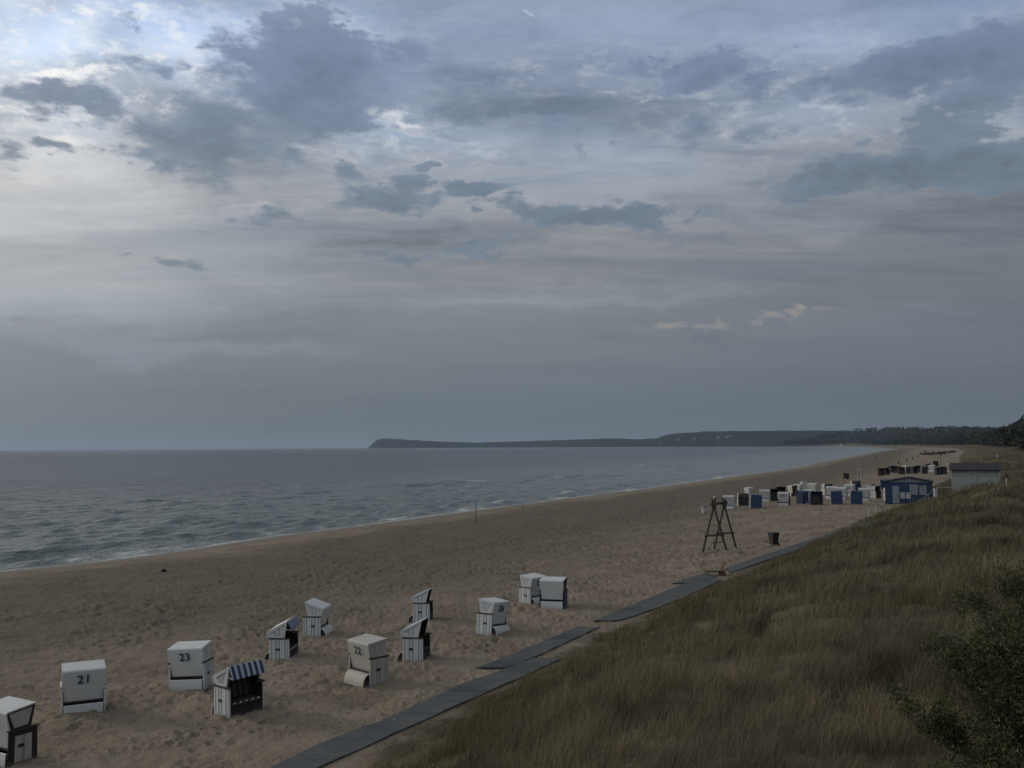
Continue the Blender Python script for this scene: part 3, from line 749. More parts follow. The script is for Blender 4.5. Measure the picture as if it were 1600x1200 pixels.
    # dark bar under the hood back, backrest inside
    bm = bmesh.new(); mbox(bm, 0, B0[0] - 0.025, B0[1] - 0.012, 1.20, 0.05, 0.04)
    dB = (Vector(B1) - Vector(B0)).normalized() * 0.34
    for sx in (-1, 1):
        mbar(bm, (sx * 0.592, B0[0] - 0.012, B0[1] - 0.02), (sx * 0.600, B0[0] - 0.012 + dB.x, B0[1] + dB.y), 0.03, 0.03)
    fin('rear_rail', bm, BROWN if frame == white else frame, root)
    bm = bmesh.new()
    a_, c_ = rp((-0.17, 0.46)), rp((-0.37, 1.05))
    msheet(bm, [a_, ((a_[0] + c_[0]) / 2 + 0.01, (a_[1] + c_[1]) / 2), c_], -0.53, 0.53, -0.07)
    br_ = fin('backrest', bm, inner, root, 0.0)
    for k in range(5 if awning else 0):
        bm = bmesh.new(); bmesh.ops.create_icosphere(bm, subdivisions=1, radius=0.035, matrix=Matrix.Translation((-0.42 + k * 0.21, 0.38, 0.43)))
        fin('tassel', bm, TASS, root)
    if awning:
        bm = bmesh.new()
        q = [(T1[0] - 0.02, T1[1] + 0.01), (T1[0] + 0.05, T1[1] - 0.12), (T1[0] + 0.11, T1[1] - 0.25), (T1[0] + 0.16, T1[1] - 0.38)]
        msheet(bm, q, -0.60, 0.60, 0.012); fin('awning', bm, awning, root)
        for sx in (-1, 1):
            bm = bmesh.new(); mbar(bm, (sx * 0.59, F0[0] + 0.05, F0[1] + 0.32), (sx * 0.59, q[3][0] - 0.01, q[3][1] + 0.02), 0.02)
            fin('awning_arm', bm, TASS, root)
    if cover:
        bm = bmesh.new()
        q = [(T1[0] + 0.03, T1[1] - 0.02), (F0[0] + 0.18, F0[1] + 0.02), (0.43, 0.80), (0.44, 0.04)]
        msheet(bm, q, -0.56, 0.56, -0.03); fin('front_cover', bm, cover, root, 0.01)
    if number:
        me = text_mesh(number, 0.37, INK, 0.006)
        o = bpy.data.objects.new('number', me); C.objects.link(o); o.parent = root
        b0, b1 = Vector((0, *B0)), Vector((0, *B1)); u = (b1 - b0).normalized(); nx = Vector((1, 0, 0)); nn = nx.cross(u)
        c = b0.lerp(b1, 0.70) + nn * 0.042
        mm = Matrix.Identity(4)
        for i in range(3): mm[i][0] = nx[i]; mm[i][1] = u[i]; mm[i][2] = nn[i]; mm[i][3] = c[i]
        o.matrix_local = mm
    return root
def place(root, px, py, th, label, group=None, lean=(0, 0), sink=0.07, scale=1.0, pos=None):
    x, y, z = pos or ground(px, py)
    azc = math.degrees(math.atan2(x, y))
    root.location = (x, y, z - sink); root.rotation_euler = (R(lean[0]), R(lean[1]), -R(th + azc)); root.scale = (scale,) * 3
    tag(root, label, 'beach chair', group)
    return root
G1 = 'hooded beach chairs standing on the near sand'
near = [
 (make_chair(frame=BROWN, side=CREAM, panel=CREAM, number='20', foot='flat'), 13, 1181, 58, 'white beach chair with dark brown frames, cut off by the left picture edge', (0,0)),
 (make_chair(number='21', foot='flat', arm=CREAM), 129, 1107, -3, 'white hooded beach chair showing its back with the number 21', (0,0)),
 (make_chair(number='23', foot='flat'), 300, 1068, 24, 'white hooded beach chair showing its back with the number 23', (0,-3)),
 (make_chair(awning=AWN, side=CREAM, lie=1.0, tilt=R(-2)), 374, 1107, 145, 'beach chair with broad blue and white striped awning and open dark front', (0,1)),
 (make_chair(awning=AWN2, lie=1.0, tilt=R(2)), 444, 1023, 107, 'beach chair seen from its side with a small finely striped blue awning', (0,2)),
 (make_chair(lie=0.6), 494, 987, -72, 'white beach chair turned to the sea, furthest left of the back row', (0,0)),
 (make_chair(lie=1.0, tilt=R(-2)), 661, 966, 98, 'slim white beach chair with dark inside, behind the one like it', (0,-4)),
 (make_chair(lie=1.0, tilt=R(0)), 651, 1025, 104, 'white beach chair with dark inside, in front of the one like it', (0,-2)),
 (make_chair(number='22', white=CREAM), 576, 1058, 54, 'white beach chair with the number 22 and a rounded cream shell at its foot', (0,0)),
 (make_chair(number='26'), 768, 985, -56, 'tilted white beach chair with the number 26 near the mat path', (0,5)),
 (make_chair(number='25'), 832, 938, -50, 'white beach chair half hidden behind the blue sided one', (0,0)),
 (make_chair(awning=AWN2, frame=NAVYW, side=NAVYW, panel=NAVYW, foot='flat', arm=NAVYW, strips=False), 865, 944, 13, 'beach chair with plain white back and navy blue sides', (0,0)),
]
for c_, px, py, th, lab, lean in near: place(c_, px, py + 3, th, lab, G1, lean)

# chairs crowded in front of the blue kiosk
P_white = lambda **k: make_chair(strips=False, **{'white': PALE, **k})
G2 = 'beach chairs crowded in front of the blue kiosk'
protos = {
 'white': P_white(), 'numbered': P_white(number='77', frame=NAVYW, side=NAVYW, panel=NAVYW, foot='flat'), 'num2': P_white(number='62'),
 'bluecover': P_white(cover=BLUEW), 'blue': P_white(side=BLUEW, frame=BLUEW, panel=BLUEW, back=BLUEW, white=BLUEW), 'bluein': P_white(inner=BLUEW),
 'brown': P_white(white=BROWN), 'brownfront': P_white(frame=BROWN, side=BROWN, panel=BROWN), 'brownopen': P_white(),
 'whitebrown': P_white(cover=BROWN), 'olive': P_white(white=OLIVE), 'navy': P_white(white=NAVYW),
}
used = set()
def take(kind):
    p = protos[kind]
    if kind in used: return copy_tree(p)
    used.add(kind); KIDS[p.name] = children(p)
    for ch in KIDS[p.name]: KIDS[ch.name] = children(ch)
    return p
mid = [
 ('white',1139,796,5,'white beach chair seen from behind beside the wooden swing frame'),
 ('brownopen',1161,791,172,'open white hooded chair facing the camera, left end of the crowd'),
 ('white',1171,779,60,'small part of a white chair behind the open fronted one'),
 ('bluecover',1181,795,176,'white chair closed with a flat blue cover, furthest left of the covered ones'),
 ('white',1195,785,8,'plain white chair back between the blue cover and the dark brown chair'),
 ('brown',1209,783,150,'dark brown beach chair behind the numbered one'),
 ('brown',1219,779,160,'dark brown beach chair furthest back beside its dark twin'),
 ('numbered',1225,791,10,'white chair back with dark outline and number, left of the blue cloth chairs'),
 ('brownfront',1239,776,60,'dark brown sided chair tilted next to a bright white hood'),
 ('num2',1248,774,40,'bright white chair with number, just right of the dark brown sided one'),
 ('white',1257,768,75,'white hood rising highest at the back, left half of the crowd'),
 ('blue',1254,788,-60,'blue sided chair left of the blue draped one'),
 ('white',1262,786,12,'white chair tucked against the left of the blue draped one'),
 ('white',1270,773,30,'white hood peeping out over the blue draped chair'),
 ('blue',1275,790,170,'blue draped chair with sloping top, centre of the crowd'),
 ('bluein',1293,774,150,'open white chair with blue inside near the thin pole'),
 ('white',1300,780,20,'white chair back just behind the middle blue cover'),
 ('bluecover',1308,789,178,'white chair closed with a flat blue cover, middle of the covered ones'),
 ('white',1315,782,15,'white chair with small blue foot right of the middle blue cover'),
 ('num2',1328,776,20,'white numbered chair between the two right hand blue covers'),
 ('bluein',1338,768,165,'wide white hood open to show deep blue lining, at the back'),
 ('bluecover',1338,789,178,'white chair closed with a flat blue cover, furthest right of the covered ones'),
 ('white',1350,784,5,'white chair back with dark foot, just right of the last blue cover'),
 ('white',1360,776,110,'tilted white chair, left one of the right end of the crowd'),
 ('white',1368,779,120,'tilted white chair at the right end of the crowd'),
 ('blue',1384,766,0,'plain blue beach chair back standing left of the kiosk'),
 ('whitebrown',1391,783,165,'white hooded chair with tall dark front by the kiosk door'),
 ('whitebrown',1399,783,150,'white hooded chair leaning at the left edge of the kiosk door'),
]
for kind, px, py, th, lab in mid:
    place(take(kind), px, py - 1, th, lab, G2, (0, random.uniform(-3, 3)), scale=1.17)
G3 = 'beach chairs beyond the kiosk'
farc = [
 ('olive',1376.5,743,160,'brown wicker chair with bluish front, alone beyond the crowd'),
 ('navy',1394,738,140,'dark chair with a post behind it, second beyond the kiosk'),
 ('olive',1409,741,170,'brown wicker chair above the left slope of the kiosk roof'),
 ('brownopen',1420,740,175,'white topped dark chair above the kiosk roof'),
 ('navy',1428,740,130,'navy chair touching the white topped one'),
 ('whitebrown',1444,740,170,'white hooded chair with dark front, right of the kiosk roof ridge'),
 ('white',1457,737,20,'tall white chair beside the thin dark pole'),
 ('navy',1451,734,60,'dark chair pressed against the tall white one'),
 ('navy',1467,742,150,'large dark chair at the foot of the thin dark pole'),
]
farc += [
 ('brown',1385,742,120,'dark brown chair just right of the lone far wicker chair'),
 ('olive',1401,739,200,'low wicker chair between the dark chair with a post and the kiosk ridge'),
 ('white',1415,738,30,'pale chair back peeping between two far wicker chairs'),
 ('brown',1436,738,210,'dark brown chair behind the white topped ones over the kiosk roof'),
 ('navy',1462,729,170,'small navy chair high behind the tall white chair'),
 ('brown',1474,741,190,'dark brown chair furthest right beyond the kiosk'),
]
for kind, px, py, th, lab in farc:
    place(take(kind), px, py, th, lab, G3, (0, random.uniform(-4, 4)), scale=1.25)
for k in range(34):
    c_ = take('navy' if k % 3 else 'brown'); px = (1450 + k * 2.6 if k < 16 else random.uniform(1436, 1490)) + random.uniform(-.8, .8)
    x, y, z = at(px, (640 + k * 12 if k < 16 else random.uniform(560, 900)) + random.uniform(-15, 15)); 
    place(c_, 0, 0, random.uniform(60, 200), 'small dark beach chair in the distant row below the dunes', 'distant row of dark beach chairs', pos=(x, y, z))
for k, p in protos.items():
    if k not in used:
        for ch in children(p):
            for c2 in children(ch): bpy.data.objects.remove(c2)
            bpy.data.objects.remove(ch)
        bpy.data.objects.remove(p)

# ------------------------------------------------------------------ mat path
MATP, t_, b_ = pmat('grey_mat', (0.10, 0.115, 0.125), 0.85, 0.2)
_p = t_.n.new('ShaderNodeNewGeometry').outputs['Position']
_w = t_.ss(t_.noise(_p, 1.2, 5, 0.65), 0.45, 0.7, 0, 1)
_c = t_.mix(t_.noise(_p, 6, 4), (0.062, 0.069, 0.074), (0.092, 0.099, 0.104))
_c = t_.mix(t_.m('MULTIPLY', _w, 0.35), _c, (0.16, 0.145, 0.12))
_j = t_.m('LESS_THAN', t_.m('FRACT', t_.m('DIVIDE', t_.attr('along')['Fac'], 1.5)), 0.035); _c = t_.mix(t_.m('MULTIPLY', _j, 0.7), _c, (0.03, 0.03, 0.03))
t_.l.new(_c, b_.inputs['Base Color']); bump(t_, b_, t_.noise(_p, 25, 3), 0.3, 0.01)
def resample(pts, n):
    P_ = np.array(pts, float); d = np.r_[0, np.cumsum(np.hypot(*np.diff(P_, axis=0).T))]; u = np.linspace(0, d[-1], n)
    return np.stack([np.interp(u, d, P_[:, 0]), np.interp(u, d, P_[:, 1])], -1)
for k, (ua, la) in enumerate(mats):
    A_ = np.array([ground(*p)[:2] for p in ua]); B_ = np.array([ground(*p)[:2] for p in la])
    n = 24
    A_ = resample(A_, n); B_ = resample(B_, n)
    # ragged long edges, slightly wavy height
    bm = bmesh.new(); rows = []; lay = bm.verts.layers.float.new('along'); run = 0.0
    for i in range(n):
        row = []; run += 0 if i == 0 else float(np.hypot(*(A_[i] - A_[i - 1])))
        for j in range(4):
            p = A_[i] + (B_[i] - A_[i]) * j / 3
            wv_ = 0.02 * math.sin(i * 1.3 + k) + 0.012 * math.sin(i * 3.1 + j)
            z = H1(p[0], p[1]) + 0.05 + 0.012 * k * 0.5 + wv_ * 0.6
            row.append(bm.verts.new((p[0], p[1], z))); row[-1][lay] = run
        rows.append(row)
    for i in range(n - 1):
        for j in range(3): bm.faces.new([rows[i][j], rows[i][j + 1], rows[i + 1][j + 1], rows[i + 1][j]])
    ex = bmesh.ops.extrude_face_region(bm, geom=bm.faces[:])
    for v in [g_ for g_ in ex['geom'] if isinstance(g_, bmesh.types.BMVert)]: v.co.z -= 0.14
    o = fin('path', bm, MATP); tag(o, kind='structure')

# ------------------------------------------------------------------ small things on the beach
WOOD, t_, b_ = pmat('weathered_wood', (0.05, 0.042, 0.036), 0.85, 0.15)
_o = t_.v('MULTIPLY', obj_co(t_), (6, 6, 1)); t_.l.new(t_.mix(t_.noise(_o, 3, 5, .65), (0.045, 0.040, 0.034), (0.105, 0.095, 0.080)), b_.inputs['Base Color'])
WOOD2, t_, b_ = pmat('brown_wood', (0.12, 0.075, 0.045), 0.8, 0.15)
_o = t_.v('MULTIPLY', obj_co(t_), (1, 6, 6)); t_.l.new(t_.mix(t_.noise(_o, 3, 5, .65), (0.075, 0.047, 0.03), (0.15, 0.10, 0.065)), b_.inputs['Base Color'])
PWOOD, t_, b_ = pmat('pale_wood', (0.25, 0.20, 0.15), 0.8, 0.15)
t_.l.new(t_.mix(t_.noise(t_.v('MULTIPLY', obj_co(t_), (1, 6, 6)), 3, 5, .65), (0.17, 0.13, 0.095), (0.29, 0.235, 0.18)), b_.inputs['Base Color'])
WPAINT, t_, b_ = pmat('white_paint', (0.55, 0.56, 0.56), 0.6, 0.3)
t_.l.new(t_.mix(t_.ss(t_.noise(obj_co(t_), 3, 5), 0.4, 0.7), (0.44, 0.45, 0.45), (0.34, 0.34, 0.33)), b_.inputs['Base Color'])
ROPE, t_, b_ = pmat('steel_rope', (0.10, 0.10, 0.10), 0.6)
# swing frame
xs, ys, zs = ground(1125, 860)
pA = [ground(1097, 864), ground(1136, 861)]; pB = [ground(1115, 859), ground(1151, 857.5)]
root = empty('swing_frame', (xs, ys, zs)); tag(root, 'tall frame of crossed wooden poles standing alone on the sand', 'swing frame')
O = Vector((xs, ys, zs))
def loc(p): return Vector(p) - O
tops = []
for (p0, p1) in (pA, pB):
    a, c = Vector(p0), Vector(p1); mid_ = (a + c) / 2; mid_.z = zs
    cross = mid_ + Vector((0, 0, 3.35))
    tops.append(cross)
    for q in (a, c):
        q2 = cross + (cross - q) * 0.155
        bm = bmesh.new(); mbar(bm, loc(q) - Vector((0, 0, .1)), loc(q2), 0.17, 0.17, 10, 0.85); fin('leg', bm, WOOD, root, smooth=False)
    h = 1.22; l1 = a.lerp(cross, h / 3.35); l2 = c.lerp(cross, h / 3.35); ex = (l1 - l2).normalized() * 0.16
    bm = bmesh.new(); mbar(bm, loc(l1 + ex) + Vector((0, -.12, 0)), loc(l2 - ex) + Vector((0, -.12, 0)), 0.14, 0.14, 8); fin('crossbar', bm, WOOD, root)
ax = (tops[1] - tops[0]).normalized()
bm = bmesh.new(); mbar(bm, loc(tops[0] - ax * .45 + Vector((0, 0, .12))), loc(tops[1] + ax * .45 + Vector((0, 0, .12))), 0.20, 0.20, 10); fin('top_beam', bm, WOOD, root)
for t in (0, 1): 
    bm = bmesh.new(); c = loc(tops[t]); mbox(bm, c.x, c.y, c.z - 0.02, 0.34, 0.34, 0.34); fin('bracket', bm, WOOD, root, 0.03)
for t, sz in ((0, .115), (1, .06)):
    bm = bmesh.new(); c = loc(tops[t]); bmesh.ops.create_uvsphere(bm, u_segments=12, v_segments=8, radius=sz, matrix=Matrix.Translation((c.x + 0.05, c.y - 0.1, c.z + (0.62 if t == 0 else 0.42))))
    fin('white_cap', bm, WPAINT, root, smooth=True)
s1, s2 = tops[0].lerp(tops[1], 0.12), tops[0].lerp(tops[1], 0.88)
s1 = s1 + Vector((-.15, 0, 0)); s2 = s2 + Vector((-.15, 0, 0))
for s_ in (s1, s2):
    bm = bmesh.new(); mbar(bm, loc(s_), Vector((loc(s_).x, loc(s_).y, 0.6)), 0.03, 0.03, 6); fin('rope', bm, ROPE, root)
bm = bmesh.new(); a, c = loc(s1), loc(s2); mbar(bm, (a.x - .15, a.y, .58), (c.x + .15, c.y, .58), 0.10, 0.05); fin('swing_seat', bm, WOOD, root)

# wheelie bin
def bin_dark(px, py):
    x, y, z = ground(px, py); root = empty('wheelie_bin', (x, y, z), R(20))
    bm = bmesh.new()
    vs = []
    for zz_, sx, sy in ((0.06, .22, .25), (0.92, .28, .35)):
        vs.append([bm.verts.new((a * sx, b2 * sy, zz_)) for a, b2 in ((-1, -1), (1, -1), (1, 1), (-1, 1))])
    for i in range(4): bm.faces.new([vs[0][i], vs[0][(i + 1) % 4], vs[1][(i + 1) % 4], vs[1][i]])
    bm.faces.new(vs[0][::-1]); bm.faces.new(vs[1]); fin('bin_body', bm, BLACK, root, 0.02)
    bm = bmesh.new(); mbox(bm, 0, 0.02, 0.965, .62, .78, .07); fin('lid', bm, BLACK, root, 0.02)
    bm = bmesh.new(); mbar(bm, (-.25, -.42, .93), (.25, -.42, .93), .035, .035, 8); fin('handle', bm, BLACK, root)
    for sx in (-1, 1):
        bm = bmesh.new(); mbar(bm, (sx * .24, -.27, .1), (sx * .29, -.27, .1), .2, .2, 14); fin('wheel', bm, BLACK, root)
    tag(root, 'dark wheelie bin standing beside the grey mat path', 'bin')
bin_dark(1209, 852)
x, y, z = ground(1100, 803)
root = empty('litter_bin', (x, y, z)); tag(root, 'white litter bin with black rim left of the swing frame', 'bin')
bm = bmesh.new(); mbar(bm, (0, 0, 0.10), (0, 0, .85), .52, .52, 16, 1.08); fin('bin_body', bm, WPAINT, root)
bm = bmesh.new(); mbar(bm, (0, 0, .80), (0, 0, .88), .60, .60, 16); fin('rim', bm, BLACK, root)
bm = bmesh.new(); mbar(bm, (0, 0, .88), (0, 0, .95), .56, .40, 16); fin('lid', bm, WPAINT, root)
bm = bmesh.new(); mbar(bm, (0.1, 0, 0.0), (0.1, 0, .12), .35, .35, 10); fin('base', bm, BLACK, root)
# wooden lounger
x, y, z = ground(1124, 899)
root = empty('wooden_lounger', (x, y, z)); root.scale = (.8,) * 3; tag(root, 'brown wooden lounger with raised back beside the path', 'lounger')
bm = bmesh.new()
for k in range(5): mbox(bm, -0.42, -0.36 + k * 0.18, 0.40, 1.15, 0.15, 0.035)
fin('seat', bm, PWOOD, root, 0.005)
bm = bmesh.new(); rt_ = Matrix.Rotation(R(-66), 3, 'Y')
for k in range(5): mbox(bm, 0.10 + .35, -0.36 + k * 0.18, 0.38, 0.78, 0.165, 0.04, rt_, Vector((0.12, 0, 0.38)))
fin('backrest', bm, WOOD2, root, 0.005)
bm = bmesh.new()
for sy in (-.38, .38): mbox(bm, -0.40, sy, 0.34, 1.2, 0.05, 0.09)
mbox(bm, 0.2, -.42, 0.2, .34, .04, .42); mbox(bm, 0.2, .42, 0.2, .34, .04, .42)
fin('frame', bm, WOOD2, root, 0.004)
for sx, sy in ((-.95, -.38), (-.95, .38)):
    bm = bmesh.new(); mbox(bm, sx, sy, 0.14, .07, .06, .32); fin('leg', bm, WOOD2, root)
# poles and posts
def post(name, px, py, h, r_, mat, label, cat, cap=None, n=8, group=None):
    x, y, z = ground(px, py)
    bm = bmesh.new(); mbar(bm, (0, 0, -0.1), (0, 0, h), r_, r_, n, 0.8)
    if cap:
        root = empty(name, (x, y, z)); fin('pole', bm, mat, root)
        bm = bmesh.new(); mbar(bm, (0, 0, h), (0, 0, h + cap[0]), cap[1], cap[1], 10); fin('cap', bm, cap[2], root)
    else:
        root = fin(name, bm, mat); root.location = (x, y, z)
    tag(root, label, cat, group); return root
post('wooden_pole', 744, 818, 2.45, 0.09, WOOD, 'thin wooden pole standing on the sand by the water', 'pole')
post('wooden_stake', 817, 795, 0.55, 0.12, WOOD, 'short dark stake at the very edge of the water', 'stake')
post('marker_post', 1357.5, 806, 0.85, 0.12, WPAINT, 'left one of the two short white posts near the mat path', 'post', (0.12, 0.10, BLACK), group='short white posts')
post('marker_post', 1368.5, 800, 0.95, 0.12, WPAINT, 'right one of the two short white posts near the mat path', 'post', (0.10, 0.10, BLACK), group='short white posts')
post('thin_pole', 1470, 743, 5.6, 0.12, WOOD, 'thin dark pole rising above the chairs beyond the kiosk', 'pole')
post('thin_stick', 1270, 752, 1.4, 0.06, WOOD, 'faint thin stick on the bare sand behind the chair crowd', 'stick')
x, y, z = ground(256, 893)
bm = bmesh.new(); bmesh.ops.create_icosphere(bm, subdivisions=2, radius=0.17)
for v in bm.verts: v.co *= 1 + random.uniform(-.2, .2); v.co.z *= 0.8
o = fin('stone', bm, BLACK); o.location = (x, y, z + 0.08); tag(o, 'small dark stone lying alone on the damp sand', 'stone')
# flag
x, y, z = ground(1319, 762)
root = empty('flag_pole', (x, y, z)); tag(root, 'pole with a dark flag behind the chair crowd', 'flag')
bm = bmesh.new(); mbar(bm, (0, 0, -.1), (0, 0, 2.75), .10, .10, 8); fin('pole', bm, WOOD, root)
bm = bmesh.new(); nx_, nz_ = 9, 7; gr = []
for i in range(nx_):
    gr.append([bm.verts.new((0.05 + i * 0.115, 0.13 * math.sin(i * .8 + j * .35), 2.6 - j * .17 - 0.012 * i + .04 * math.sin(i * .9))) for j in range(nz_)])
for i in range(nx_ - 1):
    for j in range(nz_ - 1): bm.faces.new([gr[i][j], gr[i + 1][j], gr[i + 1][j + 1], gr[i][j + 1]])
ex = bmesh.ops.extrude_face_region(bm, geom=bm.faces[:])
for v in [g_ for g_ in ex['geom'] if isinstance(g_, bmesh.types.BMVert)]: v.co.y += 0.01
fin('flag', bm, BLACK, root)
# signal mast
x, y, z = ground(1345, 752)
root = empty('signal_mast', (x, y, z)); tag(root, 'pale mast with round head and white box behind the chairs', 'mast')
bm = bmesh.new(); mbar(bm, (0, 0, -.1), (0, 0, 3.3), .12, .12, 8); fin('pole', bm, WPAINT, root)
bm = bmesh.new(); mbar(bm, (0, -.03, 3.6), (0, .03, 3.6), .75, .75, 20); fin('round_head', bm, GREYW, root)
bm = bmesh.new(); mbox(bm, -.25, 0, 2.35, .7, .3, .28); fin('white_box', bm, WPAINT, root, .02)
for sx in (-.5, .3):
    bm = bmesh.new(); mbox(bm, sx, 0, 1.3, .34, .2, .9); mbar(bm, (sx, 0, 0), (sx, 0, 1.0), .08); fin('board', bm, GREYW, root, .01)
# small dark bins dotted over the far sand
dots = [(1404,725),(1417,720),(1426,718),(1434,715),(1444.6,712),(1459,712.5),(1406,710),(1418,708),(1443,704.5),(1448,709),(1451,709.5),(1383,713.5),(1370,717)]
for px, py in dots:
    x, y, z = ground(px, py)
    bm = bmesh.new(); mbar(bm, (0, 0, 0), (0, 0, 1.05), .5, .5, 10, 1.1); mbar(bm, (0, 0, 1.05), (0, 0, 1.25), .62, .62, 10, 0.7)
    o = fin('beach_bin', bm, BLACK); o.location = (x, y, z); tag(o, 'small dark bin on the open sand far down the beach', 'bin', 'dark bins dotted down the far beach')
x, y, z = ground(1387, 739)
bm = bmesh.new(); mbox(bm, 0, 0, .25, 1.9, .4, .3); o = fin('timber_beam', bm, WOOD2, None, .03); o.location = (x, y, z); tag(o, 'low orange brown timber beam between two far chairs', 'beam')

# ------------------------------------------------------------------ kiosk and hut
def mat_boards(name, a, b2, axis, scale, rough=0.7):
    m_, t, bs = pmat(name, a, rough, 0.25); o = obj_co(t)
    x = t.sep(o)[axis]; fr = t.m('FRACT', t.m('MULTIPLY', x, scale))
    groove = t.m('LESS_THAN', fr, 0.08)
    c = t.mix(t.ss(t.noise(o, 2.2, 5, .6), .35, .7), a, b2)
    c = t.mix(t.m('MULTIPLY', groove, 0.5), c, tuple(v * .4 for v in a))
    t.l.new(c, bs.inputs['Base Color']); return m_
KBLUE = mat_boards('blue_boards', (0.026, 0.056, 0.112), (0.038, 0.072, 0.128), 0, 4)
SHUT = mat_boards('grey_shutter', (0.27, 0.285, 0.30), (0.21, 0.225, 0.24), 2, 5)
ROOFD = mat_boards('dark_roof', (0.032, 0.036, 0.040), (0.045, 0.045, 0.048), 1, 5)
HWALL = mat_boards('pale_hut_boards', (0.31, 0.295, 0.26), (0.24, 0.23, 0.205), 2, 6)
HPAN = mat_boards('pale_hut_shutter', (0.35, 0.36, 0.345), (0.29, 0.30, 0.285), 0, 6)
x, y, z = at(1424, 121)
x, y, z = ground(1431, 786)
root = empty('kiosk', (x, y + 2.0, z - 0.1), -math.atan2(x, y) * 1.0)
tag(root, 'blue beach kiosk with a low pitched dark roof and grey shutters', 'kiosk')
KW, KD, KH = 5.4, 3.2, 2.62
bm = bmesh.new(); mbox(bm, 0, 0, KH / 2, KW, KD, KH); wl = fin('wall', bm, KBLUE, root)
bm = bmesh.new(); v_ = [bm.verts.new(p) for p in ((-KW/2 + .1, -KD/2 - .02, KH), (KW/2 - .1, -KD/2 - .02, KH), (0, -KD/2 - .02, KH + .48), (-KW/2 + .1, KD/2, KH), (KW/2 - .1, KD/2, KH), (0, KD/2, KH + .48))]
for q in ((0,1,2),(5,4,3),(0,3,4,1),(1,4,5,2),(2,5,3,0)): bm.faces.new([v_[i] for i in q])
fin('gable', bm, SHUT, wl)
rf = None
bm = bmesh.new()
for sx in (-1, 1):
    a = Vector((0, 0, KH + .56)); c = Vector((sx * (KW/2 + .15), 0, KH + .02))
    dv = (c - a); nrm = Vector((-dv.z, 0, dv.x)).normalized() * 0.09 * (1 if sx > 0 else -1)
    vs = []
    for yy in (-KD/2 - .3, KD/2 + .3):
        for p in (a, c, c + nrm, a + nrm): vs.append(bm.verts.new((p.x, yy, p.z)))
    for q in ((0,1,2,3),(7,6,5,4),(0,4,5,1),(1,5,6,2),(2,6,7,3),(3,7,4,0)): bm.faces.new([vs[i] for i in q])
rf = fin('roof', bm, ROOFD, root)
bm = bmesh.new(); mbox(bm, .15, .4, KH + .72, .9, .6, .22); fin('roof_vent', bm, WPAINT, rf, .02)
fy = -KD / 2
bm = bmesh.new(); mbox(bm, -2.3 + .95 - .1, fy - .02, 1.08, .78, .06, 2.12); dr = fin('door', bm, SHUT, root, .01)
bm = bmesh.new(); mbox(bm, -1.15, fy - .07, 1.05, .04, .05, .14); fin('handle', bm, BLACK, dr)
bm = bmesh.new(); mbox(bm, .58, fy - .03, 1.72, .98, .07, 1.25); fin('shutter', bm, SHUT, root, .01)
bm = bmesh.new(); mbox(bm, 1.63, fy - .03, 1.66, .80, .07, 1.12); fin('shutter', bm, SHUT, root, .01)
for xx in (-.68, -.02 - .02):
    bm = bmesh.new(); mbox(bm, xx, fy - .025, .98, .52, .04, .78); nb = fin('notice_board', bm, WPAINT, root, .01)
bm = bmesh.new(); mbox(bm, 2.35, fy - .03, 1.62, .3, .05, 1.0); fin('side_shutter', bm, KBLUE, root, .01)
# hut on the dune
x, y, z = at(1530, 112)
z = CAM_Z - 71.5 * 112 / F
root = empty('dune_hut', (x, y + 1.5, z - 0.05), -math.atan2(x, y))
tag(root, 'pale wooden hut with a flat dark roof standing on the dune', 'hut')
HW_, HD_, HH_ = 5.1, 2.6, 2.35
bm = bmesh.new(); mbox(bm, 0, 0, HH_ / 2 - .6, HW_, HD_, HH_ + 1.2); hw = fin('wall', bm, HWALL, root)
for xx, ww in ((-1.28, 2.45), (1.30, 2.38)):
    bm = bmesh.new(); mbox(bm, xx * .96, -HD_/2 - .03, .72, ww * .96, .06, 1.75); fin('shutter', bm, HPAN, root, .01)
for xx in (-2.5, .02, 2.5):
    bm = bmesh.new(); mbox(bm, xx, -HD_/2 - .05, HH_/2 - .35, .10, .10, HH_ + .6); fin('post', bm, WPAINT, root, .01)
bm = bmesh.new(); mbox(bm, 0, -HD_/2 - .04, 1.74, HW_, .08, .07); fin('lintel', bm, WPAINT, root)
bm = bmesh.new(); mprism(bm, [(-HD_/2 - .35, HH_ - .05), (-HD_/2 - .35, HH_ + .05), (0.1, HH_ + .80), (HD_/2 + .35, HH_ + .05), (HD_/2 + .35, HH_ - .05)], -HW_/2 - .2, HW_/2 + .2)
hr = fin('roof', bm, ROOFD, root)
bm = bmesh.new(); mbar(bm, (HW_/2 + .2, -HD_/2, HH_ + .1), (HW_/2 + .75, -HD_/2, HH_ + .08), .10, .10); fin('gutter_spout', bm, BLACK, hr)
for zz_ in (HH_ + .65, HH_ - .2):
    bm = bmesh.new(); bmesh.ops.create_uvsphere(bm, u_segments=10, v_segments=6, radius=.13, matrix=Matrix.Translation((-HW_/2 - .28, -HD_/2 + .1, zz_))); fin('lamp', bm, WPAINT, root, smooth=True)
# lamp post right of hut
x, y, z = at(1568, 104); z = CAM_Z - 66 * 104 / F
root = empty('lamp_post', (x, y, z - .3)); tag(root, 'short pale post with a dark head right of the hut', 'lamp')
bm = bmesh.new(); mbar(bm, (0, 0, 0), (0, 0, 1.2), .12, .12, 8); fin('pole', bm, WPAINT, root)
bm = bmesh.new(); mbar(bm, (0, 0, 1.2), (0, 0, 1.32), .16, .16, 10, 2.0); mbar(bm, (0, 0, 1.32), (0, 0, 1.6), .34, .34, 10, .8); fin('lamp_head', bm, BLACK, root)
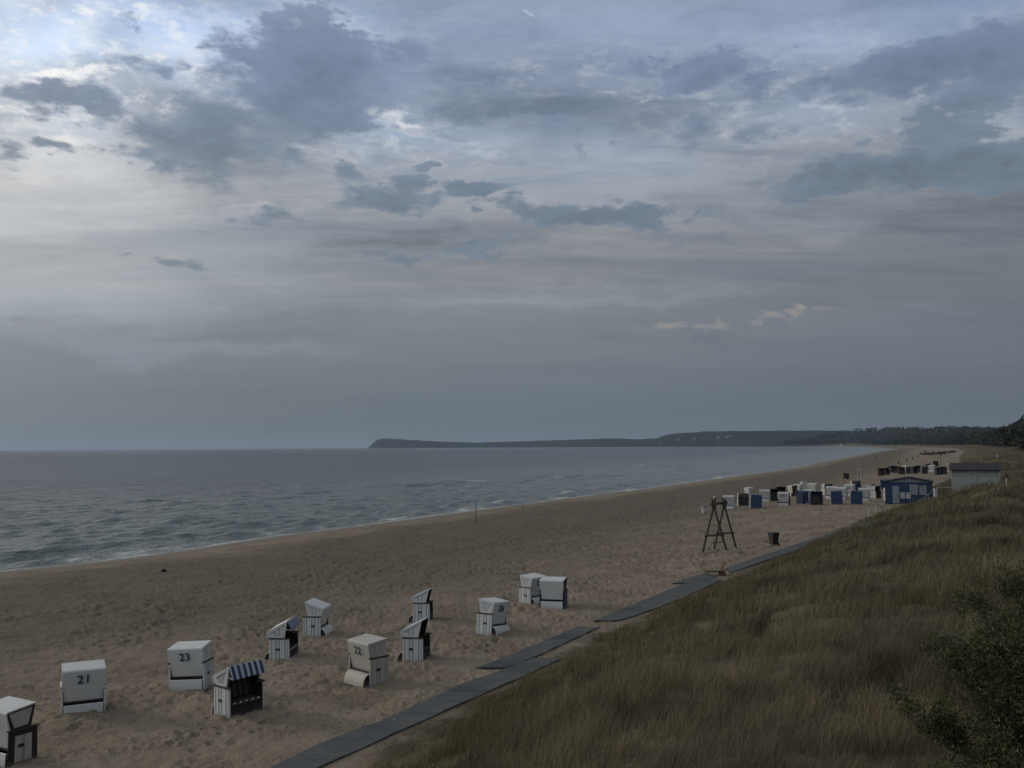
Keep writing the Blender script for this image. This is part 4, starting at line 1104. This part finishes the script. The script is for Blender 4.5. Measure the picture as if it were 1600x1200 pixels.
# ramp rails between kiosk and hut
GRAIL, t_, b_ = pmat('pale_green_rail', (0.20, 0.25, 0.24), 0.6)
def rp3(px, dist, py): 
    d = ray(px, py); t = dist / d.y; return Vector((d.x * t, dist, CAM_Z + d.z * t))
a, b2, c = rp3(1434, 113, 785), rp3(1464, 112, 762), rp3(1487, 111, 762)
root = empty('ramp_railing', a); tag(root, 'pale railing climbing from the kiosk up to the hut', 'railing')
bm = bmesh.new(); mbar(bm, (0, 0, 0), b2 - a, .07, .07, 6); mbar(bm, b2 - a, c - a, .09, .09, 6); fin('handrail', bm, GRAIL, root)
bm = bmesh.new(); mbar(bm, Vector((.7, 0, -.1)), b2 - a + Vector((.3, 0, -.9)), .06, .06, 6); fin('lower_rail', bm, GRAIL, root)
for t in (.55, 1.0):
    q = (b2 - a) * t; bm = bmesh.new(); mbar(bm, q, q + Vector((0, 0, -1.3)), .09, .09, 6); fin('post', bm, GRAIL, root)
for q in (c - a - Vector((.7, 0, 0)), (b2 - a).lerp(c - a, .45)):
    bm = bmesh.new(); mbar(bm, q, q + Vector((0, 0, -1.2)), .11, .11, 6); fin('post', bm, WOOD, root)
x, y, z = rp3(1462, 111.5, 776)
bm = bmesh.new(); mbox(bm, 0, 0, .45, .35, .35, .9); mbox(bm, 0, 0, .95, .45, .45, .12); o = fin('white_bollard', bm, WPAINT, None, .03); o.location = (x, y, z - .1); tag(o, 'stout white bollard at the top corner of the ramp', 'bollard')
# signs on the far dune
x, y, z = at(1556, 300)
bm = bmesh.new(); mbar(bm, (0, 0, -.2), (0, 0, 1.3), .14, .14, 8); mbox(bm, 0, 0, 1.4, .75, .08, .7); o = fin('dune_sign', bm, WPAINT); o.location = (x, y, z); tag(o, 'small white sign standing in the grass beyond the hut', 'sign')
x, y, z = at(1494.5, 560)
bm = bmesh.new(); mbox(bm, 0, 0, .85, 1.0, .5, 1.7); mprism(bm, [(-.35, 1.7), (0, 2.0), (.35, 1.7)], -.6, .6); o = fin('white_cabin', bm, WPAINT); o.location = (x, y, z); tag(o, 'tiny white cabin at the end of the distant dark row', 'cabin')
x, y, z = at(1312.5, 4300)
bm = bmesh.new(); mbox(bm, 0, 0, 3.5, 9, 8, 7); mprism(bm, [(-5, 7), (0, 10), (5, 7)], -5, 5); o = fin('far_house', bm, WPAINT); o.location = (x, y, z); tag(o, 'tiny white house on the far shore below the wooded hill', 'house', 'white houses on the far shore')
for px, py, wd, cl in ((1140, 683.5, 62, 1), (1124, 684.5, 50, 1), (1085, 686.5, 24, 1), (1060, 688, 34, 1), (909, 694.5, 20, 0), (1031, 693.2, 14, 0)):
    x, y, z = hit(px, py, 3000)
    bm = bmesh.new(); mbox(bm, 0, 0, 2, wd, 14, 20)
    for k in range(3): mbox(bm, -wd/2 + (k + .5) * wd/3, 0, 14.5, wd/3 - 2, 12, 5)
    o = fin('far_house', bm, HWALL); o.location = (x, y - 8, z)
    tag(o, 'pale buildings on the wooded hillside across the bay' if cl else 'pale building at the foot of the far wooded shore', 'house', 'pale buildings across the bay' if cl else 'pale buildings at the far waterline')

# ------------------------------------------------------------------ vegetation
def mat_leaf(name, spread=0.25):
    m_, t, b = pmat(name, rough=0.85, spec=0.08)
    t.l.new(t.attr('tint')['Vector'], b.inputs['Base Color'])
    return m_
GRASSM = mat_leaf('dune_grass_blades'); LEAFM = mat_leaf('leaf_green')
# dune grass: single blades, log-spread in distance so the sward keeps its density
N = 620000
dist = np.exp(rng.uniform(math.log(10.0), math.log(420), N)); a_ = np.radians(rng.uniform(-9, 31, N))
gx, gy = dist * np.sin(a_), dist * np.cos(a_)
gs, ge = fields(gx, gy)
edge_n = fbm(gx / 2.0, gy / 2.0, 3, 70) * 2.2
bare_v = bare_at(gx, gy)
tuft = fbm(gx / 0.62, gy / 0.62, 2, 71) ; patch = fbm(gx / 6.0, gy / 6.0, 3, 72)
keep = (ge + edge_n > 0.2) & (bare_v < 0.35 + 0.3 * rng.random(N)) & (tuft * 1.25 + 0.30 + patch * .4 + 0.30 * (dist > 45) > rng.random(N) * 0.6)
gx, gy, gs, ge, dist, tuft, patch = [v[keep] for v in (gx, gy, gs, ge, dist, tuft, patch)]
n = len(gx)
gz = height(gx, gy, gs, ge, micro=False)
hgt = (0.30 + 0.34 * rng.random(n)) * (0.70 + 1.6 * np.clip(tuft + .2, 0, .6) + patch * 0.8) * sstep(-0.3, 2.5, ge + 0.6)
hgt = np.clip(hgt, 0.12, 0.95)
wid = np.maximum(0.0065, dist * 0.00042)
la = R(20) + rng.normal(0, 1.1, n); lean = 0.15 + 0.75 * rng.random(n)
lx, ly = np.cos(la), np.sin(la)
pa = rng.uniform(0, math.pi, n); wx, wy = np.cos(pa) * wid / 2, np.sin(pa) * wid / 2 * 0.6
co = np.empty((n, 5, 3)); 
for k, (t, wk) in enumerate(((0, 1), (0, -1), (0.55, .8), (0.55, -.8), (1.0, 0))):
    b_l = lean * hgt * t * t
    co[:, k, 0] = gx + lx * b_l + wx * wk; co[:, k, 1] = gy + ly * b_l + wy * wk; co[:, k, 2] = gz - 0.04 + hgt * t * (1 - 0.25 * lean * t)
base_i = np.arange(n)[:, None] * 5
f4 = base_i + np.array([0, 1, 3, 2]); f3 = base_i + np.array([2, 3, 4])
mixc = np.clip(0.5 + 1.1 * fbm(gx / 7, gy / 7, 3, 73) + rng.normal(0, .22, n), 0, 1)[:, None]
straw = np.array([0.262, 0.216, 0.140]); olive = np.array([0.104, 0.100, 0.050]); brown = np.array([0.112, 0.090, 0.062])
tint = straw * mixc + olive * (1 - mixc)
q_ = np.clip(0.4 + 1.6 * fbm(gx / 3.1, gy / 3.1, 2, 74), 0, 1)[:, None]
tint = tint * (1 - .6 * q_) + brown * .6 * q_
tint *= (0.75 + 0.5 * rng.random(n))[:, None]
dkp = np.clip((fbm(gx / 2.2, gy / 2.2, 3, 75) - 0.16) * 4, 0, 1)[:, None]; tint = tint * (1 - .75 * dkp) + np.array([.030, .032, .020]) * .75 * dkp  # dark clumps at random: shade of hollows painted into the blade tint
edg = (sstep(6, 1, ge) * .6)[:, None]; tint = tint * (1 - edg) + np.array([.118, .104, .050]) * edg
hl = rng.random(n) < 0.02; tint[hl] = np.array([0.26, 0.22, 0.16])
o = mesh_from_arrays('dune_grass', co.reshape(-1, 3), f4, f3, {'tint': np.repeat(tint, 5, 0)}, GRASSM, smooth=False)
tag(o, 'brown and olive dune grass covering the slope', 'grass', kind='stuff')
print('blades', n)

# leafy shrubs in the near right corner
def shrub(cx, cy, rad_, hgt_, nst, nleaf, label, seed):
    rg = np.random.default_rng(seed); cz = H1(cx, cy)
    root = empty('shrub', (cx, cy, cz - 0.05)); tag(root, label, 'shrub', 'leafy shrubs in the near corner')
    bm = bmesh.new(); tips = []
    for k in range(nst):
        a = rg.uniform(0, 6.283); r_ = rad_ * math.sqrt(rg.random()); h_ = hgt_ * (1 - 0.45 * (r_ / rad_) ** 2) * rg.uniform(.75, 1.05)
        p0 = Vector((math.cos(a) * r_ * .25, math.sin(a) * r_ * .25, 0)); p1 = Vector((math.cos(a) * r_ * .6, math.sin(a) * r_ * .6, h_ * .55)); p2 = Vector((math.cos(a) * r_, math.sin(a) * r_, h_))
        mbar(bm, p0, p1, .035, .035, 5, .6); mbar(bm, p1, p2, .021, .021, 5, .35)
        for j in range(7):
            t = rg.uniform(.15, 1); b0 = p0.lerp(p1, t / .55) if t < .55 else p1.lerp(p2, (t - .55) / .45)
            q = b0 + Vector((rg.normal(0, .22), rg.normal(0, .22), rg.uniform(.08, .40)))
            mbar(bm, b0, q, .010, .010, 3, .4); tips.append((b0, q))
    fin('stem', bm, WOOD, root)
    tp = np.array([[*a, *b] for a, b in tips]); idx = rg.integers(0, len(tp), nleaf); t = rg.uniform(.1, 1.08, nleaf)[:, None]
    c = tp[idx, :3] * (1 - t) + tp[idx, 3:] * t + rg.normal(0, .085, (nleaf, 3)); c[:, 2] = np.maximum(c[:, 2], .03)
    d = rg.normal(0, 1, (nleaf, 3)); d[:, 2] = np.abs(d[:, 2]) * .9 + .25; d /= np.linalg.norm(d, axis=1)[:, None]
    u = np.cross(d, rg.normal(0, 1, (nleaf, 3))); u /= np.linalg.norm(u, axis=1)[:, None] + 1e-9
    L = rg.uniform(.035, .08, nleaf)[:, None]; W_ = L * .20
    v4 = np.stack([c, c + d * L * .5 + u * W_, c + d * L, c + d * L * .5 - u * W_], 1)
    cl = np.clip(.5 + .9 * fbm(c[:, 0] * 1.6 + c[:, 2] * .8, c[:, 1] * 1.6 - c[:, 2], 2, seed) + rg.normal(0, .2, nleaf), 0, 1)[:, None]
    tint = np.array([.036, .044, .022]) * (1 - cl) + np.array([.092, .100, .044]) * cl
    hl = rg.random(nleaf) < .003; tint[hl] = (.20, .22, .16)
    fo = mesh_from_arrays('foliage', v4.reshape(-1, 3), np.arange(nleaf * 4).reshape(-1, 4), None, {'tint': np.repeat(tint, 4, 0)}, LEAFM, smooth=False)
    fo.parent = root
shrub(8.9, 14.6, 3.1, 3.35, 120, 230000, 'large dark green shrub filling the lower right corner', 3)
shrub(6.6, 12.3, 1.6, 1.6, 50, 70000, 'lower green shrub left of the large one in the corner', 4)
shrub(10.9, 19.5, 2.6, 3.2, 60, 80000, 'green shrub behind the large one at the right edge', 6)

# pine wood along the dunes
def forest():
    rg = np.random.default_rng(9); dl = np.array(dune[8:22]); 
    seg = np.diff(dl, axis=0); L = np.hypot(*seg.T); mids = np.hypot(*((dl[:-1] + dl[1:]) / 2).T)
    wgt = L / np.maximum(mids, 300); wgt /= wgt.sum(); Nt = 9000
    k = rg.choice(len(seg), Nt, p=wgt); t = rg.random(Nt)
    p = dl[k] + seg[k] * t[:, None]; nv = np.stack([seg[k][:, 1], -seg[k][:, 0]], -1) / L[k][:, None]
    dist = np.hypot(*p.T)
    off = 34 + rg.random(Nt) ** 1.5 * (60 + dist * 0.09)
    p = p + nv * off[:, None]; dist = np.hypot(*p.T)
    m_ = (dist > 480) & (dist < 6500) & (np.degrees(np.arctan2(p[:, 0], p[:, 1])) < 34)
    p, dist = p[m_], dist[m_]
    s_, e_ = fields(p[:, 0], p[:, 1]); m_ = e_ > 28; p, dist, s_, e_ = p[m_], dist[m_], s_[m_], e_[m_]
    gz_ = height(p[:, 0], p[:, 1], s_, e_, micro=False)
    cos, tints = [], []
    for i in range(len(p)):
        h = rg.uniform(15, 22.5) * min(1, .55 + (e_[i] - 25) / 60); cw = h * rg.uniform(.24, .36)
        nl = int(np.clip(70 * 900 / dist[i], 14, 110))
        q = rg.normal(0, 1, (nl, 3)); q /= np.linalg.norm(q, axis=1)[:, None]; q *= rg.uniform(.55, 1.0, nl)[:, None]
        c = np.array([p[i, 0], p[i, 1], gz_[i] + h * .60]) + q * np.array([cw, cw, h * .42])
        sz = max(h * .11, dist[i] * .0010)
        v = c[:, None, :] + rg.normal(0, sz, (nl, 3, 3)) * np.array([1, 1, .8])
        cos.append(v.reshape(-1, 3))
        tn = (np.array([.034, .042, .032]) if rg.random() < .75 else np.array([.050, .058, .036])) * rg.uniform(.7, 1.3)
        tints.append(np.repeat((tn * rg.uniform(.75, 1.25, (nl, 1))), 3, 0))
    co = np.concatenate(cos); ti = np.concatenate(tints)
    o = mesh_from_arrays('pine_wood', co, None, np.arange(len(co)).reshape(-1, 3), {'tint': ti}, LEAFM, smooth=False)
    tag(o, 'dark pine wood running along behind the dunes to the far shore', 'wood', kind='stuff')
    print('trees', len(p), len(co) // 3)
forest()

# ------------------------------------------------------------------ haze
hm = bpy.data.materials.new('haze_air'); hm.use_nodes = True; hn = hm.node_tree; hn.nodes.clear()
pv_ = hn.nodes.new('ShaderNodeVolumePrincipled'); pv_.inputs['Color'].default_value = (0.58, 0.74, 0.96, 1); pv_.inputs['Density'].default_value = 3.0e-5; pv_.inputs['Anisotropy'].default_value = 0.2
ho = hn.nodes.new('ShaderNodeOutputMaterial'); hn.links.new(pv_.outputs[0], ho.inputs['Volume'])
bm = bmesh.new(); mbox(bm, 0, 0, 0, 1, 1, 1); hz = fin('haze', bm, hm)
hz.scale = (61000, 61000, 205); hz.location = (0, 0, 205 / 2 - 5.0)
tag(hz, kind='stuff')
